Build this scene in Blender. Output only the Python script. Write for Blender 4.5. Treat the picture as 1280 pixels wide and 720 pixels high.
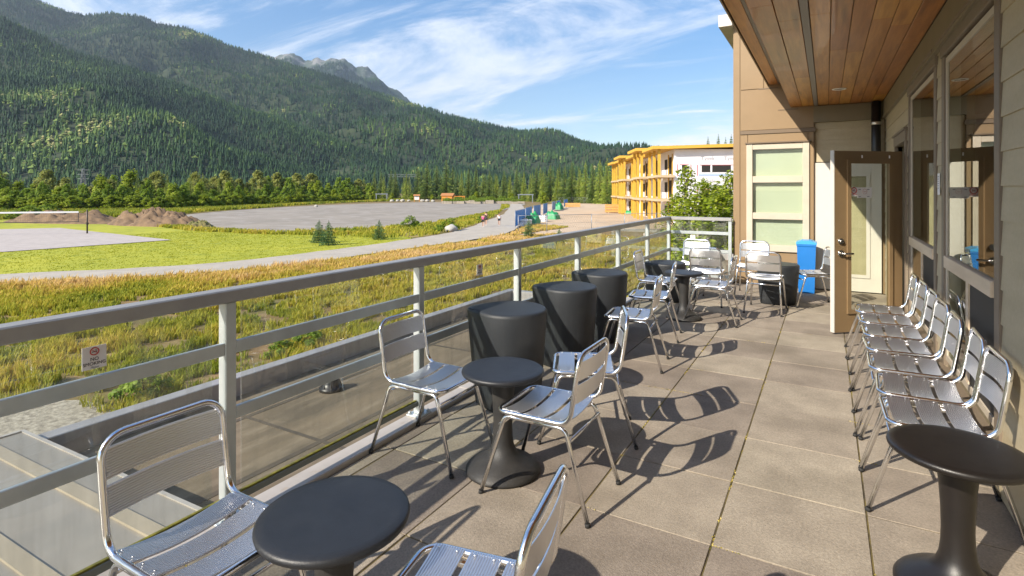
import bpy, math, random
import numpy as np
from mathutils import Vector, Matrix, noise

for o in list(bpy.data.objects): bpy.data.objects.remove(o)
S = bpy.context.scene
COL = S.collection
R = math.radians
rng = np.random.default_rng(7)
random.seed(7)

# ------------------------------------------------------------------ camera
FPX, HOR, CAMH, YAW = 690.0, 238.0, 1.6, 29.66
cam = bpy.data.cameras.new('camera')
cam.sensor_width = 36.0
cam.lens = FPX / 1280 * 36
cam.shift_y = -(360 - HOR) / 1280
cam.clip_start = 0.05
cam.clip_end = 40000
camo = bpy.data.objects.new('camera', cam)
COL.objects.link(camo)
camo.location = (0, 0, CAMH)
camo.rotation_euler = (R(90), 0, R(YAW))
S.camera = camo

# ------------------------------------------------------------------ light
SUN_DIR = Vector((0.633, 1.36, -1.0)).normalized()          # the way the light travels
SUN_EL = math.asin(-SUN_DIR.z)
SUN_AZ = math.atan2(-SUN_DIR.x, -SUN_DIR.y)
sun = bpy.data.lights.new('sun', 'SUN')
sun.energy = 4.2
sun.angle = R(0.5)
sun.color = (1.0, 0.91, 0.77)
suno = bpy.data.objects.new('sun', sun)
COL.objects.link(suno)
suno.rotation_euler = SUN_DIR.to_track_quat('-Z', 'Y').to_euler()
suno.location = (-20, -40, 40)

W = bpy.data.worlds.new('World')
S.world = W
W.use_nodes = True
wt = W.node_tree
wt.nodes.clear()

def N(t, kind, **kw):
    n = t.nodes.new(kind)
    for k, v in kw.items():
        if hasattr(n, k): setattr(n, k, v)
    return n

def L(t, a, b): t.links.new(a, b)

def ramp(t, fac, stops, interp='LINEAR'):
    n = t.nodes.new('ShaderNodeValToRGB')
    n.color_ramp.interpolation = interp
    els = n.color_ramp.elements
    while len(els) < len(stops): els.new(0.5)
    for e, (p, c) in zip(els, stops):
        e.position = p
        e.color = (*c, 1) if len(c) == 3 else c
    if fac is not None: L(t, fac, n.inputs[0])
    return n.outputs[0]

def math_node(t, op, a, b=None, c=None):
    n = t.nodes.new('ShaderNodeMath'); n.operation = op
    for i, x in enumerate((a, b, c)):
        if x is None: continue
        if isinstance(x, (int, float)): n.inputs[i].default_value = x
        else: L(t, x, n.inputs[i])
    return n.outputs[0]

def mixc(t, fac, a, b, mode='MIX'):
    n = t.nodes.new('ShaderNodeMix'); n.data_type = 'RGBA'; n.blend_type = mode
    for s, x in ((n.inputs['Factor'], fac), (n.inputs[6], a), (n.inputs[7], b)):
        if isinstance(x, (int, float)): s.default_value = x
        elif isinstance(x, (tuple, list)): s.default_value = (*x, 1) if len(x) == 3 else x
        else: L(t, x, s)
    return n.outputs[2]

sky = N(wt, 'ShaderNodeTexSky', sky_type='NISHITA')
sky.sun_disc = False
sky.sun_elevation = SUN_EL
sky.sun_rotation = SUN_AZ
sky.air_density = 1.0
sky.dust_density = 0.6
sky.ozone_density = 1.6
tc = N(wt, 'ShaderNodeTexCoord')
sep = N(wt, 'ShaderNodeSeparateXYZ'); L(wt, tc.outputs['Generated'], sep.inputs[0])
zz = math_node(wt, 'ADD', math_node(wt, 'MAXIMUM', sep.outputs[2], 0.0), 0.16)
px = math_node(wt, 'DIVIDE', sep.outputs[0], zz)
py = math_node(wt, 'DIVIDE', sep.outputs[1], zz)
cmb = N(wt, 'ShaderNodeCombineXYZ'); L(wt, px, cmb.inputs[0]); L(wt, py, cmb.inputs[1])
def cloud_layer(rot, scl, scale, lo, hi, seed, detail=7, rough=0.58, dist=0.0):
    mp = N(wt, 'ShaderNodeMapping'); L(wt, cmb.outputs[0], mp.inputs[0])
    mp.inputs['Rotation'].default_value = (0, 0, R(rot))
    mp.inputs['Scale'].default_value = scl
    mp.inputs['Location'].default_value = (seed, seed * .37, 0)
    nz = N(wt, 'ShaderNodeTexNoise'); L(wt, mp.outputs[0], nz.inputs['Vector'])
    nz.inputs['Scale'].default_value = scale
    nz.inputs['Detail'].default_value = detail
    nz.inputs['Roughness'].default_value = rough
    nz.inputs['Distortion'].default_value = dist
    return ramp(wt, nz.outputs[0], [(lo, (0, 0, 0)), (hi, (1, 1, 1))], 'EASE')
c1 = cloud_layer(18, (0.42, 1.0, 1), 1.0, 0.47, 0.68, 3.1, detail=10, rough=.66, dist=1.3)
c2 = cloud_layer(-30, (0.30, 1.4, 1), 2.2, 0.50, 0.78, 8.7, detail=10, rough=.68, dist=0.9)
lowband = ramp(wt, sep.outputs[2], [(0.0, (.7, .7, .7)), (0.10, (.34, .34, .34)), (0.24, (.0, .0, .0))])
cl = math_node(wt, 'ADD', math_node(wt, 'MULTIPLY', c1, 0.80), math_node(wt, 'MULTIPLY', c2, 0.45))
cl = math_node(wt, 'ADD', cl, math_node(wt, 'MULTIPLY', lowband, 0.5))
cl = math_node(wt, 'MINIMUM', cl, 0.93)
skysat = N(wt, 'ShaderNodeHueSaturation'); skysat.inputs['Saturation'].default_value = 1.35
skysat.inputs['Value'].default_value = 0.86
L(wt, sky.outputs[0], skysat.inputs['Color'])
skyc = mixc(wt, cl, skysat.outputs[0], (6.0, 6.1, 6.3))
bg = N(wt, 'ShaderNodeBackground'); L(wt, skyc, bg.inputs[0]); bg.inputs[1].default_value = 0.118
wo = N(wt, 'ShaderNodeOutputWorld'); L(wt, bg.outputs[0], wo.inputs[0])

S.view_settings.view_transform = 'Standard'
S.view_settings.look = 'None'
S.view_settings.gamma = 1
S.view_settings.use_curve_mapping = False
S.view_settings.exposure = 1.0
S.render.engine = 'CYCLES'

# ------------------------------------------------------------------ materials
def new_mat(name):
    m = bpy.data.materials.new(name); m.use_nodes = True
    t = m.node_tree; t.nodes.clear()
    o = N(t, 'ShaderNodeOutputMaterial')
    return m, t, o

def mat(name, c1, c2=None, scale=5.0, rough=0.6, metal=0.0, bump=0.0, bscale=None, detail=4, coord='Object',
        stretch=(1, 1, 1), spec=0.5, rvar=0.0, attr=None, stops=(0.35, 0.65), sss=0.0, transl=0.0, spots=None, coat=0.0, grain=None):
    m, t, o = new_mat(name)
    p = N(t, 'ShaderNodeBsdfPrincipled')
    p.inputs['Roughness'].default_value = rough
    p.inputs['Metallic'].default_value = metal
    p.inputs['Specular IOR Level'].default_value = spec
    p.inputs['Coat Weight'].default_value = coat
    if coord == 'World': vec = N(t, 'ShaderNodeNewGeometry').outputs['Position']
    else: vec = N(t, 'ShaderNodeTexCoord').outputs[coord]
    mp = N(t, 'ShaderNodeMapping'); mp.inputs['Scale'].default_value = stretch; L(t, vec, mp.inputs[0])
    nz = N(t, 'ShaderNodeTexNoise'); L(t, mp.outputs[0], nz.inputs['Vector'])
    nz.inputs['Scale'].default_value = scale; nz.inputs['Detail'].default_value = detail
    nz.inputs['Roughness'].default_value = 0.6
    col = None
    if c2 is not None:
        col = ramp(t, nz.outputs[0], [(stops[0], c1), (stops[1], c2)])
    if spots:
        sc, cs, lo, hi = spots
        n2 = N(t, 'ShaderNodeTexNoise'); L(t, mp.outputs[0], n2.inputs['Vector'])
        n2.inputs['Scale'].default_value = sc; n2.inputs['Detail'].default_value = 6
        f = ramp(t, n2.outputs[0], [(lo, (0, 0, 0)), (hi, (1, 1, 1))])
        col = mixc(t, f, col if col is not None else c1, cs)
    if grain:                                  # fine speckle of the material
        gs_, ga_ = grain
        n5 = N(t, 'ShaderNodeTexNoise'); L(t, vec, n5.inputs['Vector']); n5.inputs['Scale'].default_value = gs_; n5.inputs['Detail'].default_value = 3; n5.inputs['Roughness'].default_value = .8
        gv = N(t, 'ShaderNodeHueSaturation')
        L(t, math_node(t, 'ADD', math_node(t, 'MULTIPLY', math_node(t, 'SUBTRACT', n5.outputs[0], .5), ga_ * 2), 1.0), gv.inputs['Value'])
        if col is None: gv.inputs['Color'].default_value = (*c1, 1)
        else: L(t, col, gv.inputs['Color'])
        col = gv.outputs[0]
    if attr:                                   # per-piece tone, a property of the piece itself
        at = N(t, 'ShaderNodeAttribute', attribute_name=attr)
        hv = N(t, 'ShaderNodeHueSaturation')
        L(t, math_node(t, 'ADD', math_node(t, 'MULTIPLY', at.outputs['Fac'], 0.5), 0.75), hv.inputs['Value'])
        L(t, math_node(t, 'ADD', math_node(t, 'MULTIPLY', at.outputs['Fac'], 0.024), 0.488), hv.inputs['Hue'])
        if col is None: hv.inputs['Color'].default_value = (*c1, 1)
        else: L(t, col, hv.inputs['Color'])
        col = hv.outputs[0]
    if col is None: p.inputs['Base Color'].default_value = (*c1, 1)
    else: L(t, col, p.inputs['Base Color'])
    if rvar:
        n3 = N(t, 'ShaderNodeTexNoise'); L(t, mp.outputs[0], n3.inputs['Vector']); n3.inputs['Scale'].default_value = scale * 1.7
        L(t, math_node(t, 'ADD', math_node(t, 'MULTIPLY', math_node(t, 'SUBTRACT', n3.outputs[0], 0.5), rvar * 2), rough), p.inputs['Roughness'])
    if bump:
        b = N(t, 'ShaderNodeBump'); b.inputs['Strength'].default_value = bump
        n4 = N(t, 'ShaderNodeTexNoise'); L(t, mp.outputs[0], n4.inputs['Vector'])
        n4.inputs['Scale'].default_value = bscale or scale * 4; n4.inputs['Detail'].default_value = 5
        b.inputs['Distance'].default_value = 0.01
        L(t, n4.outputs[0], b.inputs['Height']); L(t, b.outputs[0], p.inputs['Normal'])
    out = p.outputs[0]
    if transl:
        tr = N(t, 'ShaderNodeBsdfTranslucent')
        if col is None: tr.inputs[0].default_value = (*c1, 1)
        else: L(t, col, tr.inputs[0])
        mx = N(t, 'ShaderNodeMixShader'); mx.inputs[0].default_value = transl
        L(t, p.outputs[0], mx.inputs[1]); L(t, tr.outputs[0], mx.inputs[2]); out = mx.outputs[0]
    L(t, out, o.inputs[0])
    return m

def glass_mat(name, tint=(1, 1, 1), ior=1.5, dirt=0.0, gain=1.0):
    m, t, o = new_mat(name)
    tr = N(t, 'ShaderNodeBsdfTransparent'); tr.inputs[0].default_value = (*tint, 1)
    gl = N(t, 'ShaderNodeBsdfGlossy'); gl.inputs['Roughness'].default_value = 0.0
    gl.inputs['Color'].default_value = (1, 1, 1, 1)
    fr = N(t, 'ShaderNodeFresnel'); fr.inputs[0].default_value = ior
    f = fr.outputs[0]
    ge0 = N(t, 'ShaderNodeNewGeometry')                     # one reflection per sheet: only its outer face reflects
    f = math_node(t, 'MULTIPLY', math_node(t, 'MINIMUM', math_node(t, 'MULTIPLY', f, gain), 1.0), math_node(t, 'SUBTRACT', 1.0, ge0.outputs['Backfacing']))
    mx = N(t, 'ShaderNodeMixShader'); L(t, f, mx.inputs[0]); L(t, tr.outputs[0], mx.inputs[1]); L(t, gl.outputs[0], mx.inputs[2])
    out = mx.outputs[0]
    if dirt:
        ge = N(t, 'ShaderNodeNewGeometry'); mp = N(t, 'ShaderNodeMapping'); L(t, ge.outputs['Position'], mp.inputs[0])
        mp.inputs['Scale'].default_value = (3, 9, 0.7)
        nz = N(t, 'ShaderNodeTexNoise'); L(t, mp.outputs[0], nz.inputs['Vector']); nz.inputs['Scale'].default_value = 2.2; nz.inputs['Detail'].default_value = 6
        fd = ramp(t, nz.outputs[0], [(0.45, (0.01, 0.01, 0.01)), (0.8, (dirt, dirt, dirt))])
        df = N(t, 'ShaderNodeBsdfDiffuse'); df.inputs[0].default_value = (.6, .6, .55, 1)
        m2 = N(t, 'ShaderNodeMixShader'); L(t, fd, m2.inputs[0]); L(t, out, m2.inputs[1]); L(t, df.outputs[0], m2.inputs[2]); out = m2.outputs[0]
    L(t, out, o.inputs[0])
    return m

def leaf_mat(name, stops, rough=0.55, transl=0.3, attr='tint'):
    m, t, o = new_mat(name)
    at = N(t, 'ShaderNodeAttribute', attribute_name=attr)
    col = ramp(t, at.outputs['Fac'], stops)
    p = N(t, 'ShaderNodeBsdfPrincipled'); p.inputs['Roughness'].default_value = rough
    p.inputs['Specular IOR Level'].default_value = 0.25
    L(t, col, p.inputs['Base Color'])
    out = p.outputs[0]
    if transl:
        tr = N(t, 'ShaderNodeBsdfTranslucent'); L(t, col, tr.inputs[0])
        mx = N(t, 'ShaderNodeMixShader'); mx.inputs[0].default_value = transl
        L(t, p.outputs[0], mx.inputs[1]); L(t, tr.outputs[0], mx.inputs[2]); out = mx.outputs[0]
    L(t, out, o.inputs[0])
    return m

M = {}
M['tube'] = mat('polished_aluminium', (.86, .86, .87), rough=.16, metal=1, rvar=.05, scale=30)
M['slat'] = mat('ribbed_aluminium', (.82, .82, .83), rough=.34, metal=1)
M['rubber'] = mat('black_rubber', (.02, .02, .02), rough=.8)
M['charcoal'] = mat('charcoal_plastic', (.013, .0145, .018), (.018, .0195, .023), scale=9, rough=.46, bump=.12, bscale=260, rvar=.05, spots=(14, (.032, .033, .035), .62, .85), grain=(160, .5))
M['brownblack'] = mat('brown_black_plastic', (.0085, .007, .0065), (.012, .0095, .0085), scale=9, rough=.40, bump=.10, bscale=260, rvar=.05)
M['stem'] = mat('weathered_charcoal_plastic', (.015, .015, .016), (.032, .03, .028), scale=8, rough=.55, bump=.2, bscale=200)
M['stool'] = mat('rotomoulded_charcoal', (.019, .022, .026), (.026, .029, .033), scale=3, grain=(120, .35), spots=(4, (.034, .036, .038), .58, .8), rough=.5, bump=.25, bscale=240, rvar=.06)
M['rail'] = mat('brushed_rail_aluminium', (.55, .59, .59), (.47, .51, .51), scale=6, rough=.38, metal=.55, rvar=.08)
M['toprail'] = mat('shaded_top_rail', (.37, .365, .355), (.32, .315, .31), scale=6, rough=.42, metal=.35)  # rail metal darkened: the shade on its inner face is in the colour
M['gasket'] = mat('mossy_gasket', (.25, .22, .02), (.10, .10, .02), scale=30, rough=.8)
M['shoe'] = mat('grey_green_shoe', (.22, .24, .22), rough=.5, metal=.4)
M['flash'] = mat('pale_cap_flashing', (.46, .42, .38), (.40, .365, .33), scale=4, rough=.42, metal=.2, rvar=.1, spots=(9, (.36, .28, .2), .62, .8))
M['parapet'] = mat('grey_parapet_metal', (.40, .38, .37), (.34, .32, .32), scale=3, rough=.45, metal=.3)
M['membrane'] = mat('bitumen_roof', (.20, .15, .095), (.115, .09, .06), scale=1.6, rough=.92, bump=.5, bscale=120, coord='World', stretch=(1.6, .3, 1), detail=9, spots=(5, (.24, .19, .13), .5, .75))
M['seam'] = mat('warm_grey_sheet_metal', (.34, .30, .255), (.285, .255, .215), scale=1.6, rough=.4, metal=.25, coord='World', rvar=.08, stretch=(.6, 2, 1))
M['rib'] = mat('tan_seam_cap', (.33, .28, .21), rough=.5)
M['slab'] = mat('concrete_paver', (.215, .18, .142), (.32, .272, .215), scale=3.4, rough=.9, bump=.35, bscale=150, grain=(75, .6), detail=10, attr='tone', spots=(1.1, (.17, .142, .108), .5, .72), stops=(.3, .7))
M['joint'] = mat('mossy_joint', (.05, .04, .025), (.17, .13, .04), scale=5, rough=.95, coord='World')
M['siding'] = mat('tan_siding', (.43, .365, .245), (.375, .315, .205), scale=1.2, grain=(40, .15), rough=.6, bump=.18, bscale=60, stretch=(1, 1, 6), coord='World')
M['panel'] = mat('ochre_brown_panel', (.25, .168, .088), (.232, .155, .08), scale=2.5, rough=.62, bump=.1, bscale=150)
M['paneltrim'] = mat('brown_panel_trim', (.15, .105, .065), rough=.6)
M['band'] = mat('olive_brown_fascia', (.20, .165, .105), (.18, .15, .095), scale=3, rough=.6)
M['trim'] = mat('taupe_trim', (.185, .145, .105), (.165, .13, .095), scale=6, rough=.55, bump=.1, bscale=60)
M['vinyl'] = mat('cream_window_frame', (.50, .44, .35), (.46, .40, .32), scale=4, rough=.5)
M['woodrail'] = mat('pale_window_rail', (.64, .52, .38), (.52, .41, .29), scale=8, rough=.55, stretch=(1, .15, 1), bump=.15, bscale=50)
M['blind'] = mat('pale_green_blind', (.40, .435, .345), (.37, .405, .32), scale=1.5, rough=.7)
M['screen'] = mat('dark_insect_screen', (.025, .022, .02), rough=.7)
M['white'] = mat('white_paint', (.56, .53, .48), (.53, .50, .455), scale=3, rough=.45)
M['paper'] = mat('white_paper', (.78, .76, .76), rough=.5)
M['red'] = mat('sign_red', (.5, .03, .03), rough=.5)
M['ink'] = mat('sign_ink', (.03, .025, .03), rough=.5)
M['greyink'] = mat('grey_print', (.30, .30, .33), rough=.6)
M['door'] = mat('brown_painted_door', (.215, .145, .075), (.198, .132, .068), scale=3, rough=.42, bump=.06, bscale=80)
M['steel'] = mat('brushed_steel', (.62, .60, .57), rough=.28, metal=1)
M['pipe'] = mat('dark_downpipe', (.012, .012, .014), rough=.4)
M['blue'] = mat('blue_bin_plastic', (.015, .17, .52), (.012, .15, .47), scale=4, rough=.4)
M['bluelid'] = mat('light_blue_bin_lid', (.05, .33, .68), rough=.4)
M['interior'] = mat('dim_room', (.30, .25, .19), rough=.8)
M['cedar'] = mat('cedar_soffit', (.52, .225, .05), (.36, .14, .028), scale=3.2, rough=.42, bump=.18, bscale=24, detail=8, stretch=(7, .45, 7), coord='World', attr='tone', spots=(2.0, (.23, .085, .022), .58, .74), coat=.15)
M['strip'] = mat('grey_vent_strip', (.22, .19, .17), rough=.5, metal=.3)
M['lampring'] = mat('white_lamp_ring', (.8, .78, .74), rough=.35)
M['lamplens'] = mat('lamp_lens', (.5, .45, .38), rough=.25)
M['roofing'] = mat('roof_body', (.2, .17, .14), rough=.8)
M['glass'] = glass_mat('rail_glass', (.945, .97, .955), 1.5, dirt=.17, gain=1.7)
M['winglass'] = glass_mat('window_glass', (.78, .82, .76), 1.5, gain=1.35)
M['clearglass'] = glass_mat('clear_window_glass', (.96, .98, .95), 1.45, gain=1.5)
M['doorglass'] = glass_mat('door_glass', (.90, .92, .88), 1.5)

# ------------------------------------------------------------------ mesh helper
def rounded(pts, rad, closed=False, seg=5):
    """a polyline with its corners rounded (rad: one number or one per point)"""
    pts = [Vector(p) for p in pts]; n = len(pts); out = []
    rr = rad if isinstance(rad, (list, tuple)) else [rad] * n
    for i, p in enumerate(pts):
        r = rr[i]
        if (not closed and i in (0, n - 1)) or r <= 0: out.append(p); continue
        a, b = pts[i - 1] - p, pts[(i + 1) % n] - p
        la, lb = a.length, b.length; a.normalize(); b.normalize()
        ang = a.angle(b)
        d = min(r / math.tan(ang / 2), la * .49, lb * .49)
        r2 = d * math.tan(ang / 2)
        cdir = (a + b).normalized(); cen = p + cdir * (r2 / math.sin(ang / 2))
        s, e = p + a * d - cen, p + b * d - cen
        th = s.angle(e); ax = s.cross(e).normalized()
        for k in range(seg + 1):
            out.append(cen + Matrix.Rotation(th * k / seg, 3, ax) @ s)
    return out

class MB:
    def __init__(s): s.v = []; s.f = []; s.sm = []; s.tone = []
    def add(s, vs, fs, smooth=False, tone=0.5):
        b = len(s.v); s.v += [tuple(v) for v in vs]
        s.f += [tuple(i + b for i in f) for f in fs]; s.sm += [smooth] * len(fs); s.tone += [tone] * len(fs); return s
    def box(s, lo, hi, tone=0.5, bev=0.0):
        (a, b, c), (d, e, f) = [(min(l, h)) for l, h in zip(lo, hi)], [(max(l, h)) for l, h in zip(lo, hi)]
        if bev <= 0:
            v = [(x, y, z) for z in (c, f) for y in (b, e) for x in (a, d)]
            return s.add(v, [(0, 2, 3, 1), (4, 5, 7, 6), (0, 1, 5, 4), (2, 6, 7, 3), (0, 4, 6, 2), (1, 3, 7, 5)], False, tone)
        w = bev                                        # chamfered box
        V = []; idx = {}
        for ix, x in enumerate((a, d)):
            for iy, y in enumerate((b, e)):
                for iz, z in enumerate((c, f)):
                    sx, sy, sz = (1 if ix == 0 else -1), (1 if iy == 0 else -1), (1 if iz == 0 else -1)
                    for ax, q in enumerate(((x, y + sy * w, z + sz * w), (x + sx * w, y, z + sz * w), (x + sx * w, y + sy * w, z))):
                        idx[(ix, iy, iz, ax)] = len(V); V.append(q)
        F = []
        I = lambda *k: idx[k]
        F += [(I(0,0,0,0), I(0,0,1,0), I(0,1,1,0), I(0,1,0,0)), (I(1,0,0,0), I(1,1,0,0), I(1,1,1,0), I(1,0,1,0)),
              (I(0,0,0,1), I(1,0,0,1), I(1,0,1,1), I(0,0,1,1)), (I(0,1,0,1), I(0,1,1,1), I(1,1,1,1), I(1,1,0,1)),
              (I(0,0,0,2), I(0,1,0,2), I(1,1,0,2), I(1,0,0,2)), (I(0,0,1,2), I(1,0,1,2), I(1,1,1,2), I(0,1,1,2))]
        for i in (0, 1):
            for j in (0, 1):
                F.append((I(i,j,0,0), I(i,j,0,1), I(i,j,1,1), I(i,j,1,0)))
                F.append((I(i,0,j,0), I(i,0,j,2), I(i,1,j,2), I(i,1,j,0)))
                F.append((I(0,i,j,1), I(0,i,j,2), I(1,i,j,2), I(1,i,j,1)))
        for i in (0, 1):
            for j in (0, 1):
                for k in (0, 1): F.append((I(i,j,k,0), I(i,j,k,1), I(i,j,k,2)))
        return s.add(V, F, False, tone)
    def obox(s, c, ax, half, tone=0.5):
        c = Vector(c); ax = [Vector(a).normalized() for a in ax]
        v = [c + ax[0] * half[0] * i + ax[1] * half[1] * j + ax[2] * half[2] * k for k in (-1, 1) for j in (-1, 1) for i in (-1, 1)]
        return s.add(v, [(0, 2, 3, 1), (4, 5, 7, 6), (0, 1, 5, 4), (2, 6, 7, 3), (0, 4, 6, 2), (1, 3, 7, 5)], False, tone)
    def bar(s, a, b, w, h=None, tone=0.5):
        a, b = Vector(a), Vector(b); d = (b - a); l = d.length; d.normalize()
        up = Vector((0, 0, 1)) if abs(d.z) < .9 else Vector((1, 0, 0))
        x = d.cross(up).normalized(); y = x.cross(d)
        return s.obox((a + b) / 2, (d, x, y), (l / 2, w / 2, (h or w) / 2), tone)
    def tube(s, pts, r, n=8, closed=False, cap=True, tone=0.5):
        pts = [Vector(p) for p in pts]; q = []
        for p in pts:
            if not q or (p - q[-1]).length > 1e-5: q.append(p)
        pts = q; m = len(pts)
        if closed and (pts[0] - pts[-1]).length < 1e-5: pts.pop(); m -= 1
        rr = r if isinstance(r, (list, tuple)) else [r] * m
        T = []
        for i in range(m):
            a = pts[i - 1] if (i or closed) else pts[i]; b = pts[(i + 1) % m] if (i < m - 1 or closed) else pts[i]
            T.append((b - a).normalized())
        up = Vector((0, 0, 1)) if abs(T[0].z) < .9 else Vector((1, 0, 0))
        x = T[0].cross(up).normalized(); V = []; X = []
        for i in range(m):
            if i: x = (x - T[i] * x.dot(T[i])).normalized()
            X.append(x.copy())
        twist = 0.0
        if closed:
            xe = (X[-1] - T[0] * X[-1].dot(T[0])).normalized()
            twist = math.atan2(T[0].dot(xe.cross(X[0])), xe.dot(X[0]))
        for i in range(m):
            x = Matrix.Rotation(twist * i / m, 3, T[i]) @ X[i]; y = T[i].cross(x)
            for k in range(n):
                a = 2 * math.pi * k / n
                V.append(pts[i] + (x * math.cos(a) + y * math.sin(a)) * rr[i])
        F = []
        for i in range(m if closed else m - 1):
            j = (i + 1) % m
            for k in range(n): F.append((i * n + k, i * n + (k + 1) % n, j * n + (k + 1) % n, j * n + k))
        s.add(V, F, True, tone)
        if cap and not closed:
            b = len(s.v) - len(V)
            s.f += [tuple(b + k for k in range(n))[::-1], tuple(b + (m - 1) * n + k for k in range(n))]; s.sm += [False] * 2; s.tone += [tone] * 2
        return s
    def lathe(s, prof, n=40, c=(0, 0, 0), smooth=True, shape=None, tone=0.5):
        V = []; F = []
        for (r, z) in prof:
            for k in range(n):
                a = 2 * math.pi * k / n; f = shape(a) if shape else 1.0
                V.append((c[0] + r * f * math.cos(a), c[1] + r * f * math.sin(a), c[2] + z))
        for i in range(len(prof) - 1):
            for k in range(n): F.append((i * n + k, i * n + (k + 1) % n, (i + 1) * n + (k + 1) % n, (i + 1) * n + k))
        s.add(V, F, smooth, tone)
        b = len(s.v) - len(V)
        s.f += [tuple(b + k for k in range(n))[::-1], tuple(b + (len(prof) - 1) * n + k for k in range(n))]; s.sm += [False, False]; s.tone += [tone] * 2
        return s
    def prism(s, poly, a, b, axis='y', tone=0.5):
        n = len(poly)
        f = {'y': lambda p, t: (p[0], t, p[1]), 'x': lambda p, t: (t, p[0], p[1]), 'z': lambda p, t: (p[0], p[1], t)}[axis]
        V = [f(p, a) for p in poly] + [f(p, b) for p in poly]
        F = [tuple(range(n))[::-1], tuple(range(n, 2 * n))] + [(i, (i + 1) % n, n + (i + 1) % n, n + i) for i in range(n)]
        return s.add(V, F, False, tone)
    def quad(s, pts, tone=0.5): return s.add(pts, [tuple(range(len(pts)))], False, tone)
    def build(s, name, m, parent=None, local=False):
        """link as ONE mesh; world coordinates unless local (then the parent's own frame)"""
        me = bpy.data.meshes.new(name)
        off = Vector((0, 0, 0))
        if parent is not None and not local: off = base_of(parent)
        me.from_pydata([(v[0] - off.x, v[1] - off.y, v[2] - off.z) for v in s.v], [], s.f)
        me.polygons.foreach_set('use_smooth', s.sm)
        if len(set(s.tone)) > 1:
            at = me.attributes.new('tone', 'FLOAT', 'FACE'); at.data.foreach_set('value', s.tone)
        me.materials.append(m)
        import bmesh
        bm = bmesh.new(); bm.from_mesh(me); bmesh.ops.recalc_face_normals(bm, faces=bm.faces); bm.to_mesh(me); bm.free()
        o = bpy.data.objects.new(name, me); COL.objects.link(o)
        if parent is not None: o.parent = parent
        return o

def base_of(o):
    v = Vector((0, 0, 0))
    while o is not None: v = v + Vector(o.location); o = o.parent
    return v

def tag(o, label=None, cat=None, group=None, kind=None):
    if label: o['label'] = label
    if cat: o['category'] = cat
    if group: o['group'] = group
    if kind: o['kind'] = kind
    return o

def empty(name, loc, label, cat, group=None, rz=0.0):
    o = bpy.data.objects.new(name, None); o.empty_display_size = .2
    COL.objects.link(o); o.location = loc; o.rotation_euler = (0, 0, rz)
    return tag(o, label, cat, group)

KIDS = {}
def copy_tree(o, parent=None):
    c = o.copy(); COL.objects.link(c)
    if parent is not None: c.parent = parent
    for ch in list(o.children): copy_tree(ch, c)
    return c

def raw_mesh(name, V, F, m, tint=None, smooth=False, parent=None):
    """numpy mesh; F is an (n,k) array; tint one value per vertex"""
    me = bpy.data.meshes.new(name)
    V = np.asarray(V, dtype=np.float32); F = np.asarray(F, dtype=np.int32)
    me.vertices.add(len(V)); me.vertices.foreach_set('co', V.ravel())
    k = F.shape[1]
    me.loops.add(F.size); me.loops.foreach_set('vertex_index', F.ravel())
    me.polygons.add(len(F))
    me.polygons.foreach_set('loop_start', np.arange(0, F.size, k, dtype=np.int32))
    me.polygons.foreach_set('use_smooth', np.full(len(F), smooth))
    if tint is not None:
        at = me.attributes.new('tint', 'FLOAT', 'POINT'); at.data.foreach_set('value', np.asarray(tint, dtype=np.float32))
    me.update(calc_edges=True); me.validate()
    me.materials.append(m)
    o = bpy.data.objects.new(name, me); COL.objects.link(o)
    if parent is not None: o.parent = parent
    return o

C_, S_ = math.cos(R(YAW)), math.sin(R(YAW))
def at_d(u, d):                                  # ground-plan point seen in column u at depth d
    r = (u - 640) / FPX * d
    return (-S_ * d + C_ * r, C_ * d + S_ * r)
GZ = -2.9                                        # ground level below the terrace
def gp(u, v): return at_d(u, FPX * (CAMH - GZ) / (v - HOR))
HAZE = 0.00006

# ================================================================== SETTING
M['meadow'] = mat('meadow_soil', (.20, .115, .045), (.13, .12, .03), scale=.35, rough=.95, coord='World', bump=.6, bscale=6, detail=8, spots=(1.1, (.26, .17, .085), .5, .72))
M['lawn'] = mat('mown_lawn', (.28, .30, .014), (.365, .36, .02), scale=.22, rough=.9, coord='World', bump=.8, bscale=9, detail=9, spots=(.9, (.20, .235, .012), .52, .72))
M['path'] = mat('pale_gravel_path', (.40, .36, .305), (.335, .30, .255), scale=.9, rough=.95, coord='World', bump=.4, bscale=20, detail=8)
M['lot'] = mat('grey_gravel_lot', (.285, .25, .21), (.21, .185, .155), scale=.12, rough=.95, coord='World', bump=.4, bscale=6, detail=9, stretch=(1, 1, 1), spots=(.35, (.31, .28, .25), .5, .66))
M['sand'] = mat('court_sand', (.42, .375, .35), (.35, .31, .29), scale=1.6, rough=.95, coord='World', bump=1.0, bscale=2.2, detail=7)
M['dirt'] = mat('tan_dirt', (.54, .41, .28), (.45, .335, .22), scale=.25, rough=.95, coord='World', bump=.5, bscale=5, detail=8)
M['pebbles'] = mat('pale_pebbles', (.42, .37, .29), (.20, .17, .13), scale=9, rough=.9, coord='World', bump=1.0, bscale=14, detail=3)
M['edgegrass'] = mat('rough_grass_soil', (.22, .20, .035), (.30, .22, .06), scale=.25, rough=.95, coord='World', bump=.7, bscale=5, detail=8)

def sheet(name, poly, z, m, label_kind='structure'):
    me = bpy.data.meshes.new(name); me.from_pydata([(x, y, z) for x, y in poly], [], [tuple(range(len(poly)))])
    me.materials.append(m); o = bpy.data.objects.new(name, me); COL.objects.link(o); o['kind'] = label_kind
    if me.polygons[0].normal.z < 0: me.flip_normals()
    return o

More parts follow.
